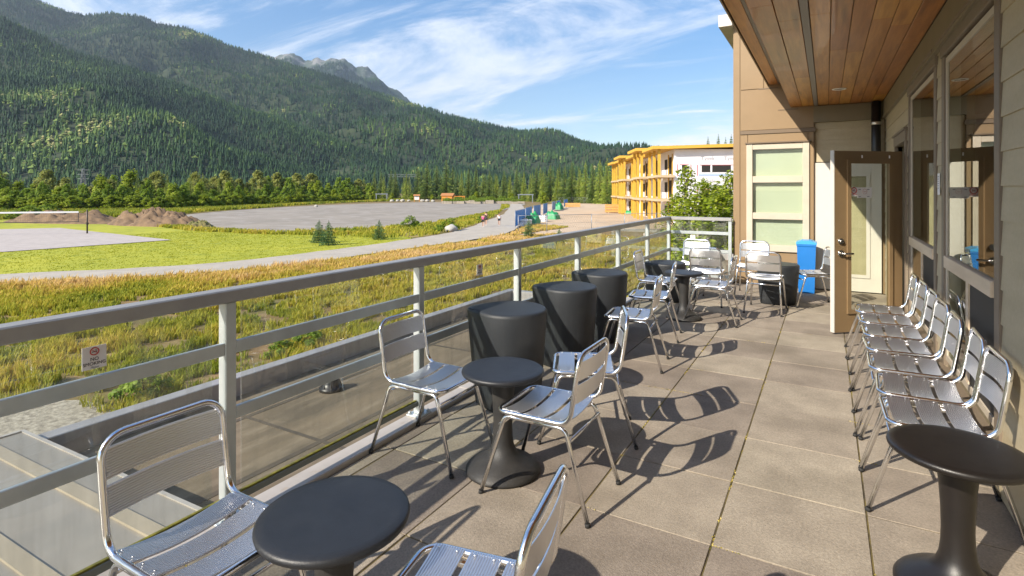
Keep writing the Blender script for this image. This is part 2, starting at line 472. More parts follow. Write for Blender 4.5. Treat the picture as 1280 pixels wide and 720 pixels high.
def smooth_poly(p, it=2):
    for _ in range(it):
        q = []
        for i in range(len(p)):
            a, b = p[i], p[(i + 1) % len(p)]
            q += [(a[0] * .75 + b[0] * .25, a[1] * .75 + b[1] * .25), (a[0] * .25 + b[0] * .75, a[1] * .25 + b[1] * .75)]
        p = q
    return p

def smooth_line(p, it=3):
    for _ in range(it):
        q = [p[0]]
        for a, b in zip(p, p[1:]):
            q += [(a[0] * .75 + b[0] * .25, a[1] * .75 + b[1] * .25), (a[0] * .25 + b[0] * .75, a[1] * .25 + b[1] * .75)]
        p = q + [p[-1]]
    return p

g = 14000
sheet('ground', [(-g, -g), (g, -g), (g, g), (-g, g)], GZ - .05, M['meadow'])
out_edge = smooth_line([(-58, -22), (-46, 0), (-38.5, 12.1), (-33.6, 17.7), (-32.3, 23.6), (-32.3, 30.6), (-33.4, 40.5), (-34.8, 48.9), (-43.5, 69.2), (-56, 96.4), (-86, 150), (-100, 172)])
in_edge = smooth_line([(-52, -22), (-41, 0), (-35.2, 11.2), (-30.2, 15.9), (-28.6, 20.9), (-27.7, 26.2), (-28.2, 34.2), (-27.6, 42.1), (-29.2, 51.0), (-34.5, 62.5), (-43, 80), (-60, 112), (-83, 152), (-96, 174)])
ys_in = np.array([p[1] for p in in_edge]); xs_in = np.array([p[0] for p in in_edge])
ys_out = np.array([p[1] for p in out_edge]); xs_out = np.array([p[0] for p in out_edge])
lawn = smooth_poly([(-175, -40), (-56, -26), (-44.5, 1), (-37.5, 12.5), (-33.2, 18), (-31.8, 24), (-31.9, 30.6), (-33.2, 40.5), (-37, 42.5), (-50, 37), (-63, 36.5), (-72, 38.5), (-96, 40), (-150, 30)], 2)
sheet('lawn', lawn, GZ - .02, M['lawn'])
strip = smooth_poly([(-34, 39), (-35.5, 49), (-44, 69.2), (-58, 97), (-90, 152), (-104, 174), (-74, 132), (-50, 70), (-46, 50), (-54, 37)], 2)
sheet('grass_verge', strip, GZ - .035, M['edgegrass'])
lot = smooth_poly([(-101, 54), (-126, 92), (-137, 132), (-135, 178), (-94, 176), (-76, 140), (-49.5, 68), (-46, 49), (-53, 37), (-64, 36.5), (-76, 40)], 2)
sheet('gravel_lot', lot, GZ + .0, M['lot'])
sheet('sand_court', [(-84, 25), (-79.7, 30.6), (-51.6, 28.2), (-52.2, 16.6), (-88, 8)], GZ + .02, M['sand'])
me = bpy.data.meshes.new('path'); n = min(len(out_edge), len(in_edge))
oe = [(float(np.interp(t, np.linspace(0, 1, len(out_edge)), xs_out)), float(np.interp(t, np.linspace(0, 1, len(out_edge)), ys_out))) for t in np.linspace(0, 1, 120)]
ie = [(float(np.interp(t, np.linspace(0, 1, len(in_edge)), xs_in)), float(np.interp(t, np.linspace(0, 1, len(in_edge)), ys_in))) for t in np.linspace(0, 1, 120)]
pv = []
for k, (a, b) in enumerate(zip(oe, ie)):
    w = .35 * noise.noise((k * .4, 1.7, 0)); w2 = .35 * noise.noise((k * .4, 9.7, 0))
    pv += [(a[0] + w, a[1], GZ + .03), (b[0] + w2, b[1], GZ + .03)]
me.from_pydata(pv, [], [(2 * i, 2 * i + 1, 2 * i + 3, 2 * i + 2) for i in range(119)]); me.materials.append(M['path'])
po = bpy.data.objects.new('path', me); COL.objects.link(po); po['kind'] = 'structure'
sheet('construction_ground', smooth_poly([(-26.5, 47), (-29, 53), (-36, 66), (-50, 92), (-86, 172), (-60, 178), (-30, 120), (10, 74), (-8, 66), (-17, 65), (-23, 58)], 1), GZ + .01, M['dirt'])
sheet('gravel_bed', smooth_poly([(-15.4, -12), (-15.2, 4.9), (-13.4, 6.0), (-9, 5.6), (-4.7, 4.2), (-4.7, -12)], 1), GZ + .01, M['pebbles'])

bs_ = [(-160, 80), (0, 86), (200, 98), (330, 143), (450, 212), (520, 246)]
sheet('scrub_ground', [at_d(u, d) for u, d in bs_] + [at_d(u, d + 160) for u, d in bs_[::-1]], GZ + .015, M['edgegrass'])
# ------------------------------------------------------------------ mountains, each ridge a slope at its own distance
def vinterp(pts, u): return np.interp(u, [p[0] for p in pts], [p[1] for p in pts])
front_crest = [(-700, -190), (-300, -75), (0, 21), (51, 43), (98, 64), (148, 80), (195, 98), (242, 113), (297, 137), (350, 152), (400, 170), (450, 190), (520, 208), (600, 224), (700, 232), (900, 236)]
back_crest = [(-700, -250), (-300, -120), (-60, -42), (51, 0), (82, 13), (105, 19), (133, 18), (176, 24), (195, 31), (234, 33), (250, 41), (285, 57), (312, 64), (344, 72), (390, 89), (449, 106), (500, 124), (550, 142), (600, 155), (650, 164), (700, 171), (740, 182), (775, 192), (810, 202), (850, 214), (950, 222), (1200, 205), (1600, 180)]
peak_crest = [(250, 120), (300, 90), (330, 74), (344, 71), (355, 68), (367, 67), (380, 75), (391, 71), (410, 70), (430, 72), (445, 82), (460, 84), (475, 94), (490, 111), (505, 122), (530, 140), (580, 175)]

def make_ridge(name, crest, d0, d1, u0, u1, nu, ns, m, amp, seed, damp=.8, nscale=420):
    us = np.linspace(u0, u1, nu); ss = np.concatenate([np.linspace(0, 1, ns), [1.12, 1.3]])
    V = np.zeros((nu, len(ss), 3))
    for i, u in enumerate(us):
        vc = float(vinterp(crest, u)); dd0 = d0(u); dd1 = d1(u)
        hh = (HOR - vc) * dd1 / FPX
        for j, s in enumerate(ss):
            d = dd0 + (dd1 - dd0) * s
            x, y = at_d(u, d)
            prof = (s ** 1.05 if s <= 1 else 1 - (s - 1) * 1.2)
            nzv = noise.fractal((x / nscale + seed, y / nscale, seed), 0.9, 2.1, 5) * amp * min(1.0, 4 * s * 1.0) * (1 - damp * max(0, min(1, (s - .6) / .4)))
            z = GZ - 1.0 + (hh + CAMH - GZ) * prof + nzv * (1 if hh > 0 else .2)
            V[i, j] = (x, y, z)
    k = len(ss); idx = np.arange(nu * k).reshape(nu, k)
    F = np.stack([idx[:-1, :-1], idx[1:, :-1], idx[1:, 1:], idx[:-1, 1:]], -1).reshape(-1, 4)
    o = raw_mesh(name, V.reshape(-1, 3), F, m, smooth=True); o['kind'] = 'structure'
    return V, ns

M['forestfloor'] = mat('forest_floor', (.018, .032, .014), (.035, .05, .018), scale=.01, rough=1, coord='World', spots=(.02, (.06, .085, .025), .55, .75))
M['rockpeak'] = mat('grey_rock_and_scrub', (.04, .065, .035), (.055, .08, .045), scale=.004, rough=1, coord='World', detail=8)
nd = 1
mr, t_, o_ = new_mat('rocky_peak')
ge = N(t_, 'ShaderNodeNewGeometry'); sp = N(t_, 'ShaderNodeSeparateXYZ'); L(t_, ge.outputs['Position'], sp.inputs[0])
nz = N(t_, 'ShaderNodeTexNoise'); L(t_, ge.outputs['Position'], nz.inputs['Vector']); nz.inputs['Scale'].default_value = .011; nz.inputs['Detail'].default_value = 9; nz.inputs['Roughness'].default_value = .7
hgt = math_node(t_, 'ADD', math_node(t_, 'MULTIPLY', math_node(t_, 'SUBTRACT', sp.outputs[2], 1000.0), .0016), math_node(t_, 'MULTIPLY', math_node(t_, 'SUBTRACT', nz.outputs[0], .5), 2.6))
colr = ramp(t_, hgt, [(.08, (.045, .075, .045)), (.32, (.09, .11, .09)), (.5, (.22, .22, .21))])
pp = N(t_, 'ShaderNodeBsdfPrincipled'); pp.inputs['Roughness'].default_value = 1; L(t_, colr, pp.inputs['Base Color']); L(t_, pp.outputs[0], o_.inputs[0])

Vf, nf = make_ridge('front_mountain_spur', front_crest, lambda u: 620 + max(0, (u - 200)) * .45, lambda u: 1450 + max(0, (u - 300)) * .2, -700, 900, 170, 34, M['forestfloor'], 60, 3.3)
Vb, nb = make_ridge('long_mountain_ridge', back_crest, lambda u: 1150 - max(0, min(500, u - 300)) * 1.1, lambda u: 2900 - max(0, min(600, u - 300)) * 1.3, -700, 1600, 240, 40, M['forestfloor'], 90, 8.1)
Vp, np_ = make_ridge('rocky_mountain_peak', peak_crest, lambda u: 3600, lambda u: 5200, 230, 590, 150, 40, mr, 90, 5.5, .35, 190)

M['conifer_far'] = leaf_mat('mountain_conifers', [(0, (.009, .028, .015)), (.42, (.020, .054, .020)), (.68, (.048, .10, .024)), (.86, (.13, .19, .035)), (1, (.30, .28, .11))], rough=.8, transl=0)
def scatter_on(V, ns, count, hmin, hmax, seed, light_bias):
    r = np.random.default_rng(seed)
    nu = V.shape[0]
    A, B, Cc, D = V[:-1, :ns], V[1:, :ns], V[:-1, 1:ns + 1], V[1:, 1:ns + 1]
    area = np.linalg.norm(np.cross(B - A, Cc - A), axis=-1)
    inview = np.ones_like(area)
    p = (area * inview).ravel(); p = p / p.sum()
    pick = r.choice(len(p), count, p=p); ii, jj = np.unravel_index(pick, area.shape)
    a, b = r.random(count)[:, None], r.random(count)[:, None]
    P = A[ii, jj] * (1 - a) * (1 - b) + B[ii, jj] * a * (1 - b) + Cc[ii, jj] * (1 - a) * b + D[ii, jj] * a * b
    s = (jj + b[:, 0]) / ns
    tint = np.empty(count)
    for k in range(count):
        x, y = P[k, 0], P[k, 1]
        n1 = noise.noise((x / 260, y / 260, seed)) + .5 * noise.noise((x / 90, y / 90, seed + 4))
        n2 = noise.noise(((x + y) / 150, (x - y) / 900 + P[k, 2] / 60, seed + 9)); tint[k] = .30 + .5 * n1 + .42 * max(0, n2) + light_bias * (1 - s[k])
    tint = np.clip(tint + r.normal(0, .13, count), 0, 1)
    return P, tint, r

def cone_forest(name, P, tint, r, hmin, hmax, label):
    n = len(P); K = 6
    h = r.uniform(hmin, hmax, n) * (.75 + .5 * r.random(n)); w = h * r.uniform(.15, .22, n)
    decid = tint > .80
    w = np.where(decid, h * .32, w); h = np.where(decid, h * .7, h)
    ang = np.linspace(0, 2 * math.pi, K, endpoint=False)[None, :] + r.random((n, 1)) * 6.28
    def ring(zf, rf):
        rad = w[:, None] * rf * (1 + r.uniform(-.35, .35, (n, K)))
        return np.stack([P[:, 0:1] + np.cos(ang) * rad, P[:, 1:2] + np.sin(ang) * rad, P[:, 2:3] + (h[:, None] * zf) + h[:, None] * r.uniform(-.06, .06, (n, K))], -1)
    top = np.stack([P[:, 0], P[:, 1], P[:, 2] + h], -1)[:, None, :]
    mid = np.stack([P[:, 0], P[:, 1], P[:, 2] + np.where(decid, h * .9, h * .68)], -1)[:, None, :]
    r1z = np.where(decid, .62, .45)[:, None]
    VV = np.concatenate([top, ring(r1z, np.where(decid, .9, .62)[:, None]), mid, ring(0.02, np.where(decid, .8, 1.0)[:, None])], 1)
    per = 2 + 2 * K
    f = []
    for k in range(K): f.append((0, 1 + k, 1 + (k + 1) % K))
    for k in range(K): f.append((1 + K, 2 + K + k, 2 + K + (k + 1) % K))
    f = np.array(f)
    F = (np.arange(n)[:, None, None] * per + f[None]).reshape(-1, 3)
    o = raw_mesh(name, VV.reshape(-1, 3), F, M['conifer_far'], tint=np.repeat(tint, per))
    tag(o, label, 'forest', kind='stuff')
    return o
P, t, r = scatter_on(Vf, nf, 70000, 16, 24, 11, .16)
cone_forest('spur_forest', P, t, r, 8, 14, 'dark conifer forest covering the near mountain spur on the left')
P, t, r = scatter_on(Vb, nb, 110000, 20, 30, 23, .16)
cone_forest('ridge_forest', P, t, r, 11, 18, 'conifer forest covering the long sloping mountain ridge behind the spur')
P, t, r = scatter_on(Vp, np_ - 4, 20000, 20, 30, 31, .0)
cone_forest('peak_forest', P, np.clip(t, 0, .6), r, 20, 32, 'thin conifer forest on the flank below the bare rocky peak')

# ------------------------------------------------------------------ trees with trunk and crown
M['bark'] = mat('grey_brown_bark', (.10, .075, .055), (.055, .042, .032), scale=6, rough=.95, stretch=(1, 1, .2), bump=.5)
M['palebark'] = mat('pale_bark', (.34, .31, .26), (.18, .15, .12), scale=8, rough=.9, bump=.3)
M['leaf_bright'] = leaf_mat('bright_leaves', [(0, (.14, .20, .014)), (.5, (.29, .37, .026)), (1, (.44, .47, .06))], transl=.45)
M['leaf_olive'] = leaf_mat('olive_leaves', [(0, (.18, .21, .045)), (.5, (.32, .34, .08)), (1, (.46, .45, .15))], transl=.45)
M['leaf_mid'] = leaf_mat('mid_green_leaves', [(0, (.10, .17, .02)), (.5, (.22, .32, .032)), (1, (.35, .43, .06))], transl=.45)
M['needle'] = leaf_mat('dark_needles', [(0, (.035, .07, .016)), (.5, (.09, .14, .024)), (1, (.19, .22, .04))], transl=.15)
M['needle_light'] = leaf_mat('light_needles', [(0, (.10, .15, .018)), (.5, (.20, .26, .03)), (1, (.33, .35, .05))], transl=.2)
M['needle_blue'] = leaf_mat('blue_green_needles', [(0, (.025, .065, .022)), (.5, (.055, .12, .035)), (1, (.12, .20, .06))], transl=.1)

def leaf_quads(P, size, r, up=0.3):
    n = len(P)
    out = P - P.mean(0) * np.array([1, 1, .7]); out /= np.linalg.norm(out, axis=1)[:, None] + 1e-6
    nrm = out * .75 + np.array([0, 0, .45]) + r.normal(size=(n, 3)) * .42; nrm /= np.linalg.norm(nrm, axis=1)[:, None]   # leaves turn their faces outward and up
    a = r.normal(size=(n, 3)); a -= nrm * (a * nrm).sum(1)[:, None]; a /= np.linalg.norm(a, axis=1)[:, None]
    b = np.cross(nrm, a)
    sz = size * r.uniform(.6, 1.35, n)[:, None]
    V = np.stack([P - a * sz, P + b * sz * .55, P + a * sz, P - b * sz * .55], 1)
    return V.reshape(-1, 3), np.arange(n * 4).reshape(n, 4)

def broadleaf(name, h, w, clumps, per, lsize, m, bark, seed, low=.12, label='', cat='tree', group=None, tall=1.0):
    r = np.random.default_rng(seed); rd = random.Random(seed)
    root = empty(name, (0, 0, 0), label, cat, group)
    tr = MB()
    lean = rd.uniform(-.06, .06) * h
    tr.tube([(0, 0, 0), (lean * .3, 0, h * .3), (lean * .6, rd.uniform(-.02, .02) * h, h * .6), (lean, 0, h * .9)], [h * .022, h * .016, h * .011, h * .003], 7)
    cents = []
    for k in range(clumps):
        zf = low + (1 - low) * (k + .5) / clumps
        rad = w * math.sin(math.pi * min(.98, (zf - low) / (1 - low) * .82 + .16)) ** .8 * rd.uniform(.35, 1.0)
        a = k * 2.4 + rd.uniform(-.5, .5)
        c = Vector((math.cos(a) * rad + lean * zf, math.sin(a) * rad, h * zf * .97))
        cents.append((c, w * rd.uniform(.24, .44)))
        st = Vector((lean * zf * .8, 0, h * max(.08, zf - .17)))
        tr.tube([st, st.lerp(c, .5) + Vector((0, 0, h * .02)), c], [h * .007, h * .005, h * .002], 5)
    to = tr.build('trunk', bark, root, local=True)
    PP = []; T = []
    for c, cr in cents:
        d = r.normal(size=(per, 3)); d /= np.linalg.norm(d, axis=1)[:, None]
        rad = cr * r.random(per)[:, None] ** .42
        q = np.array(c)[None] + d * rad * np.array([1, 1, .85 * tall])[None]
        PP.append(q); T.append(np.clip(r.normal(.45 + rd.uniform(-.16, .16), .2, per), 0, 1))
    PP = np.concatenate(PP); T = np.concatenate(T)
    ok = PP[:, 2] > .03 * h; PP = PP[ok]; T = T[ok]
    V, F = leaf_quads(PP, lsize, r)
    raw_mesh('crown', V, F, m, tint=np.repeat(T, 4), parent=root)
    return root

def conifer(name, h, w, m, seed, levels=26, arms=9, low=.06, label='', cat='tree', group=None, droop=.25, sprays=5):
    r = np.random.default_rng(seed); rd = random.Random(seed)
    root = empty(name, (0, 0, 0), label, cat, group)
    MB().tube([(0, 0, 0), (0, 0, h * .5), (0, 0, h * .97)], [h * .016, h * .01, h * .002], 7).build('trunk', M['bark'], root, local=True)
    V = []; T = []
    for i in range(levels):
        f = i / (levels - 1); z = h * (low + (1 - low) * f ** .92)
        rad = w * ((1 - f) ** .85 * .96 + .03) * rd.uniform(.78, 1.14)
        na = max(4, int(arms * (1 - .45 * f)))
        a0 = rd.uniform(0, 6.28)
        for k in range(na):
            a = a0 + 6.283 * k / na + rd.uniform(-.25, .25); L_ = rad * rd.uniform(.62, 1.15); tt = min(1, max(0, rd.gauss(.45, .2)))
            sag = h / levels * 1.15
            for q in range(sprays):
                g0, g1 = q / sprays, (q + 1.35) / sprays
                dx, dy = math.cos(a), math.sin(a); px_, py_ = -dy, dx
                zz0 = z - droop * L_ * g0 + L_ * .10 * g0 * g0
                for sd in (-1, 1):
                    w_ = L_ * .30 * (1 - .55 * g0) * rd.uniform(.7, 1.2)
                    b = (dx * L_ * g0, dy * L_ * g0, zz0 + sag * .25)
                    tip = (dx * L_ * g1 * .95 + px_ * w_ * sd * .8, dy * L_ * g1 * .95 + py_ * w_ * sd * .8, zz0 - droop * L_ * .34 - sag * rd.uniform(.25, .95))
                    md = (dx * L_ * (g0 + g1) * .5, dy * L_ * (g0 + g1) * .5, zz0 + .03 * L_ + sag * .1)
                    V += [b, md, tip]; T += [tt + rd.uniform(-.1, .15)] * 3
    V = np.array(V); F = np.arange(len(V)).reshape(-1, 3)
    raw_mesh('crown', V, F, m, tint=np.clip(T, 0, 1), parent=root)
    return root

def place(o, x, y, s=1.0, sz=None, rz=0.0, z=GZ - .06):
    o.location = (x, y, z); o.scale = (s, s, sz or s); o.rotation_euler = (0, 0, rz)

# prototypes, each the first tree of its kind
rt = random.Random(5)
GB = 'leafy trees along the far edge of the sand court and gravel lot'
GC = 'conifers standing along the far edge of the gravel lot'
bl = [broadleaf('broadleaf_tree', 8, 3.1, 26, 110, .34, M['leaf_bright'], M['bark'], 1, .06, 'bright green bushy tree in the belt beyond the lawn and sand court', group=GB),
      broadleaf('broadleaf_tree', 8, 2.7, 24, 110, .34, M['leaf_mid'], M['bark'], 2, .05, 'mid green bushy tree in the belt beyond the lawn and sand court', group=GB),
      broadleaf('broadleaf_tree', 9, 3.4, 28, 110, .36, M['leaf_olive'], M['palebark'], 3, .12, 'pale olive round-crowned tree in the belt beyond the gravel lot', group=GB)]
cf = [conifer('conifer_tree', 14, 2.6, M['needle'], 4, 30, 9, .05, 'dark green conifer in the row at the far edge of the gravel lot', group=GC),
      conifer('conifer_tree', 13, 2.1, M['needle_light'], 5, 28, 8, .04, 'light green slender conifer in the row at the far edge of the gravel lot', group=GC),
      conifer('conifer_tree', 15, 3.0, M['needle'], 6, 26, 8, .14, 'dark ragged conifer with bare lower trunk at the far edge of the gravel lot', group=GC)]
used = set()
def put(pool, k, u, d, s, sz=None, label=None):
    src = pool[k]; o = src if id(src) not in used else copy_tree(src)
    used.add(id(src))
    x, y = at_d(u, d); place(o, x, y, s, sz, rt.uniform(0, 6.28))
    if label: o['label'] = label
    return o
# belt on the left, in three staggered rows
for row, (d0, hgt_, step) in enumerate(((0, .55, 13), (14, .72, 15), (30, .95, 17))):
    u = -150.0
    while u < 470:
        base = float(np.interp(u, [-150, 0, 200, 330, 450, 520], [118, 122, 128, 165, 230, 262]))
        d = base + d0 + rt.uniform(-4, 4)
        k = rt.choice([0, 0, 1, 1, 1]) if row < 2 else rt.choice([1, 2, 2, 0])
        s = hgt_ * rt.uniform(.75, 1.2) * (1.0 if u < 330 else 1.12)
        if 250 < u < 330 and row == 2: k = 2; s *= 1.25
        put(bl, k, u + rt.uniform(-4, 4), d, s * rt.uniform(.7, 1.0), s * rt.uniform(.85, 1.2))
        u += step * rt.uniform(.8, 1.25) * 125 / d * 1.15
u = -140.0
while u < 455:                                            # low bright bushes along the front of the belt
    base = float(np.interp(u, [-150, 0, 200, 330, 450, 520], [113, 117, 122, 158, 222, 255]))
    o = put(bl, 0, u, base + rt.uniform(-3, 2), rt.uniform(.28, .45), label='low yellow-green bush along the front of the tree belt')
    o.scale.x *= 1.5; o.scale.y *= 1.5
    u += 8 * 120 / base * rt.uniform(.8, 1.2)
# dark conifers mixed into the belt
for u in (128, 152, 178, 205, 232, 255, 275, 300, 318, 345, 372, 395, 420, 445):
    d = float(np.interp(u, [0, 200, 330, 450], [140, 140, 178, 245])) + rt.uniform(-3, 12)
    put(cf, rt.choice([0, 1]), u + rt.uniform(-6, 6), d, rt.uniform(.55, .8))
# the tall row behind the gravel lot
for u, top, d, k in ((455, 222, 268, 1), (468, 214, 275, 0), (480, 218, 280, 1), (494, 212, 285, 0), (508, 216, 280, 1), (522, 208, 282, 2),
                     (534, 202, 272, 0), (546, 206, 278, 0), (558, 199, 262, 0), (566, 207, 270, 2), (577, 214, 275, 1), (586, 210, 262, 0), (595, 206, 258, 0),
                     (604, 216, 262, 1), (612, 213, 250, 0), (621, 217, 255, 1), (630, 212, 245, 0), (638, 218, 240, 1), (646, 209, 236, 0), (655, 213, 230, 1),
                     (663, 217, 226, 1), (671, 207, 222, 0), (679, 213, 216, 1), (688, 205, 214, 2), (697, 210, 210, 1), (706, 206, 205, 0), (715, 202, 200, 0),
                     (724, 208, 198, 1), (732, 201, 196, 1), (741, 203, 190, 0), (750, 198, 186, 1), (759, 196, 182, 1), (768, 199, 180, 0), (777, 197, 176, 1), (786, 199, 172, 0)):
    hh = (HOR - top) * d / FPX + CAMH - GZ
    put(cf, k, u, d, hh / (14, 13, 15)[k] * rt.uniform(1.05, 1.5), hh / (14, 13, 15)[k])
for u in np.linspace(470, 800, 38):                       # a second, denser rank behind
    d = float(np.interp(u, [470, 800], [310, 205])) + rt.uniform(-6, 6); top = rt.uniform(212, 222) - (u > 660) * 6
    hh = (HOR - top) * d / FPX + CAMH - GZ; k = rt.choice([0, 1, 0])
    put(cf, k, u + rt.uniform(-4, 4), d, hh / 13.5 * 1.15, hh / 13.5)
for u, d, s in ((470, 245, .5), (490, 250, .42), (515, 250, .36), (540, 246, .34), (595, 232, .5), (640, 205, .45), (680, 186, .5), (440, 232, .5), (402, 215, .5), (360, 190, .45)):
    put(bl, 0, u, d, s, label='low bright shrub at the foot of the conifers beyond the gravel lot')

# trees above the building under construction
for u, top, d in ((885, 171, 150), (898, 168, 150), (907, 172, 140), (914, 168, 142)):
    hh = (HOR - top) * d / FPX + CAMH - GZ
    put(cf, 2, u, d, hh / 15 * .75, hh / 15, label='thin conifer top rising behind the flat roof of the unfinished building')

# young spruces on the lawn and the meadow
GS = 'young blue-green spruces on the grass'
sp0 = conifer('young_spruce', 2.4, 1.0, M['needle_blue'], 9, 16, 12, .03, 'left taller spruce of the close pair on the lawn', group=GS, droop=.05)
for i, ((u, v), hpx, lab) in enumerate((((399, 303), 29, None), ((411, 306), 31, 'right darker spruce of the close pair on the lawn'),
                                       ((474, 299), 25, 'single spruce standing alone on the lawn beside the path'),
                                       ((661, 298), 26, 'small spruce in dry grass before the wire fence'),
                                       ((699, 303), 19, 'smallest spruce, half hidden behind the railing near the wire fence'))):
    d = FPX * (CAMH - GZ) / (v - HOR); o = sp0 if i == 0 else copy_tree(sp0)
    x, y = at_d(u, d); s = hpx * d / FPX / 2.4
    place(o, x, y, s * 1.05, s, i * 1.3)
    if lab: o['label'] = lab

# young leafy trees in front of the unfinished building
GL = 'young leafy trees beside the terrace end'
yb = broadleaf('young_tree', 5.6, 1.05, 40, 90, .085, M['leaf_bright'], M['palebark'], 12, .05, 'leftmost slim young tree, before the yellow balcony posts', group=GL)
specs = ((858, 205, 23, .85, None), (880, 220, 21, .95, 'tallest slim young tree in front of the white wrapped wall'), (898, 224, 22, 1.0, 'bushy young tree between the slim young tree and the terrace corner'),
         (913, 210, 20, .8, 'young tree closest to the brown building corner'), (846, 240, 24, .9, 'short young tree left of the white wrapped wall'), (872, 240, 17, 1.25, 'low leafy young tree just behind the end railing'), (902, 236, 18, 1.2, 'low bushy young tree under the white wrapped wall'))
for i, (u, top, d, ws, lab) in enumerate(specs):
    o = yb if i == 0 else copy_tree(yb)
    hh = (HOR - top) * d / FPX + CAMH - GZ; x, y = at_d(u, d); place(o, x, y, ws * max(.9, hh / 5.6), hh / 5.6, i * 1.9)
    if lab: o['label'] = lab

# shrubs on the verge and near the roof edge
GH = 'small green shrubs in the grass'
sb = broadleaf('shrub', 1.0, .7, 12, 80, .07, M['leaf_mid'], M['bark'], 14, .08, 'green shrub on the verge by the grey boulder beside the path', cat='shrub', group=GH)
for i, (u, v, s, lab) in enumerate(((563, 288, 1.5, None), (513, 284, 1.5, 'green shrub at the gravel lot edge left of the path bend'), (548, 290, .9, 'small shrub left of the boulder on the verge'),
                                 (600, 278, 1.0, 'shrub at the path edge behind the walkers'), (430, 291, .6, 'small shrub between the spruces at the lot edge'), (443, 291, .6, 'small weed shrub right of the spruce pair'),
                                 (520, 284, .9, 'shrub right of the largest verge shrub'), (180, 497, .75, 'weedy green shrub at the gravel by the lower roof edge'), (385, 432, .7, 'green weed clump behind the lower roof parapet'),
                                 (350, 445, .55, 'leafy weed left of the clump at the parapet'), (165, 482, .5, 'yellow-green weed at the edge of the pebbles'), (845, 330, 1.0, 'bright green shrub just beyond the end railing corner'), (860, 345, .9, 'bright green shrub behind the end railing glass'))):
    o = sb if i == 0 else copy_tree(sb); x, y = gp(u, v); place(o, x, y, s, s * .9, i * 1.1)
    if lab: o['label'] = lab

# ------------------------------------------------------------------ grass
M['grass'] = leaf_mat('meadow_grass', [(0, (.14, .19, .02)), (.28, (.29, .31, .03)), (.48, (.46, .40, .045)), (.72, (.60, .42, .11)), (1, (.74, .53, .27))], rough=.7, transl=.4)
def grass_field(name, pts, tint, hh, blades, spread, seed, label, width=.008):
    r = np.random.default_rng(seed); n = len(pts)
    base = np.repeat(pts, blades, 0); tt = np.clip(np.repeat(tint, blades) + r.normal(0, .09, n * blades), 0, 1); H_ = np.repeat(hh, blades) * r.uniform(.5, 1.25, n * blades)
    sp_ = np.repeat(spread, blades)
    N_ = n * blades
    a = r.random(N_) * 6.283; rad = np.sqrt(r.random(N_)) * sp_
    bx = base[:, 0] + np.cos(a) * rad; by = base[:, 1] + np.sin(a) * rad; bz = np.full(N_, GZ - .05)
    la = r.random(N_) * 6.283; ln = H_ * r.uniform(.1, .55, N_)
    dx, dy = np.cos(la) * ln + H_ * .10, np.sin(la) * ln + .05 * H_
    dist = np.hypot(bx, by); w = np.maximum(width, dist * .0009)
    fa = r.random(N_) * 3.1416; wx, wy = np.cos(fa) * w, np.sin(fa) * w
    V = np.stack([np.stack([bx - wx, by - wy, bz], -1), np.stack([bx + wx, by + wy, bz], -1),
                  np.stack([bx + dx * .4 + wx * .8, by + dy * .4 + wy * .8, bz + H_ * .6], -1), np.stack([bx + dx * .4 - wx * .8, by + dy * .4 - wy * .8, bz + H_ * .6], -1),
                  np.stack([bx + dx, by + dy, bz + H_], -1)], 1)
    f = np.array([(0, 1, 2), (0, 2, 3), (3, 2, 4)])
    F = (np.arange(N_)[:, None, None] * 5 + f[None]).reshape(-1, 3)
    o = raw_mesh(name, V.reshape(-1, 3), F, M['grass'], tint=np.repeat(tt, 5)); tag(o, label, 'grass', kind='stuff')
    return o
def nn(x, y, s, k): return noise.noise((x / s, y / s, k))
pts = []; tn = []; hs = []; spd = []
r = np.random.default_rng(77)
cand = np.stack([r.uniform(-50, 2, 210000), r.uniform(-8, 62, 210000)], -1)
dd = np.hypot(cand[:, 0], cand[:, 1])
keep = r.random(len(cand)) < np.clip(13.0 / dd, 0, 1) ** .8
cand = cand[keep]
xin = np.interp(cand[:, 1], ys_in, xs_in)
for (x, y), xi in zip(cand, xin):
    if x < xi + .7 or (x < xi + 2.2 and r.random() > (x - xi) / 2.2): continue
    if x > -5.1 and y < 8.9: continue
    if x > -2.8 and y < 17.5: continue
    if x > -14.8 and y < 5.6: continue
    if y > 47 and x > -27.5 + (y - 47) * .08 and y > 52 + (x + 26) * -.1: continue
    if y - 46 > (x + 26.0) * 2.0 and x > -27.2: continue
    edge = max(0., min(1., 1 - (x - xi) / 7.5))
    if x > -20 and y > 20: edge *= .5
    n1 = nn(x, y, 3.2, 1); n2 = nn(x, y, 1.1, 5); n3 = nn(x, y, .6, 9)
    bare = n2 + .6 * n3
    if edge < .35 and bare < -.18 and x > -26: continue
    pts.append((x, y)); dry = .36 + .46 * edge + .34 * n1 + .12 * n2
    if x < -27 and y < 14: dry += .05
    if y > 14 and x > -26: dry += .12
    tn.append(dry); hs.append((.24 + .10 * edge + .14 * n1 + .14 * n3)); spd.append(.10 + .12 * edge)
grass_field('meadow_grass', np.array(pts), np.array(tn), np.clip(np.array(hs), .12, .8), 9, np.array(spd), 5, 'tall dry orange and green meadow grass between the building and the path')
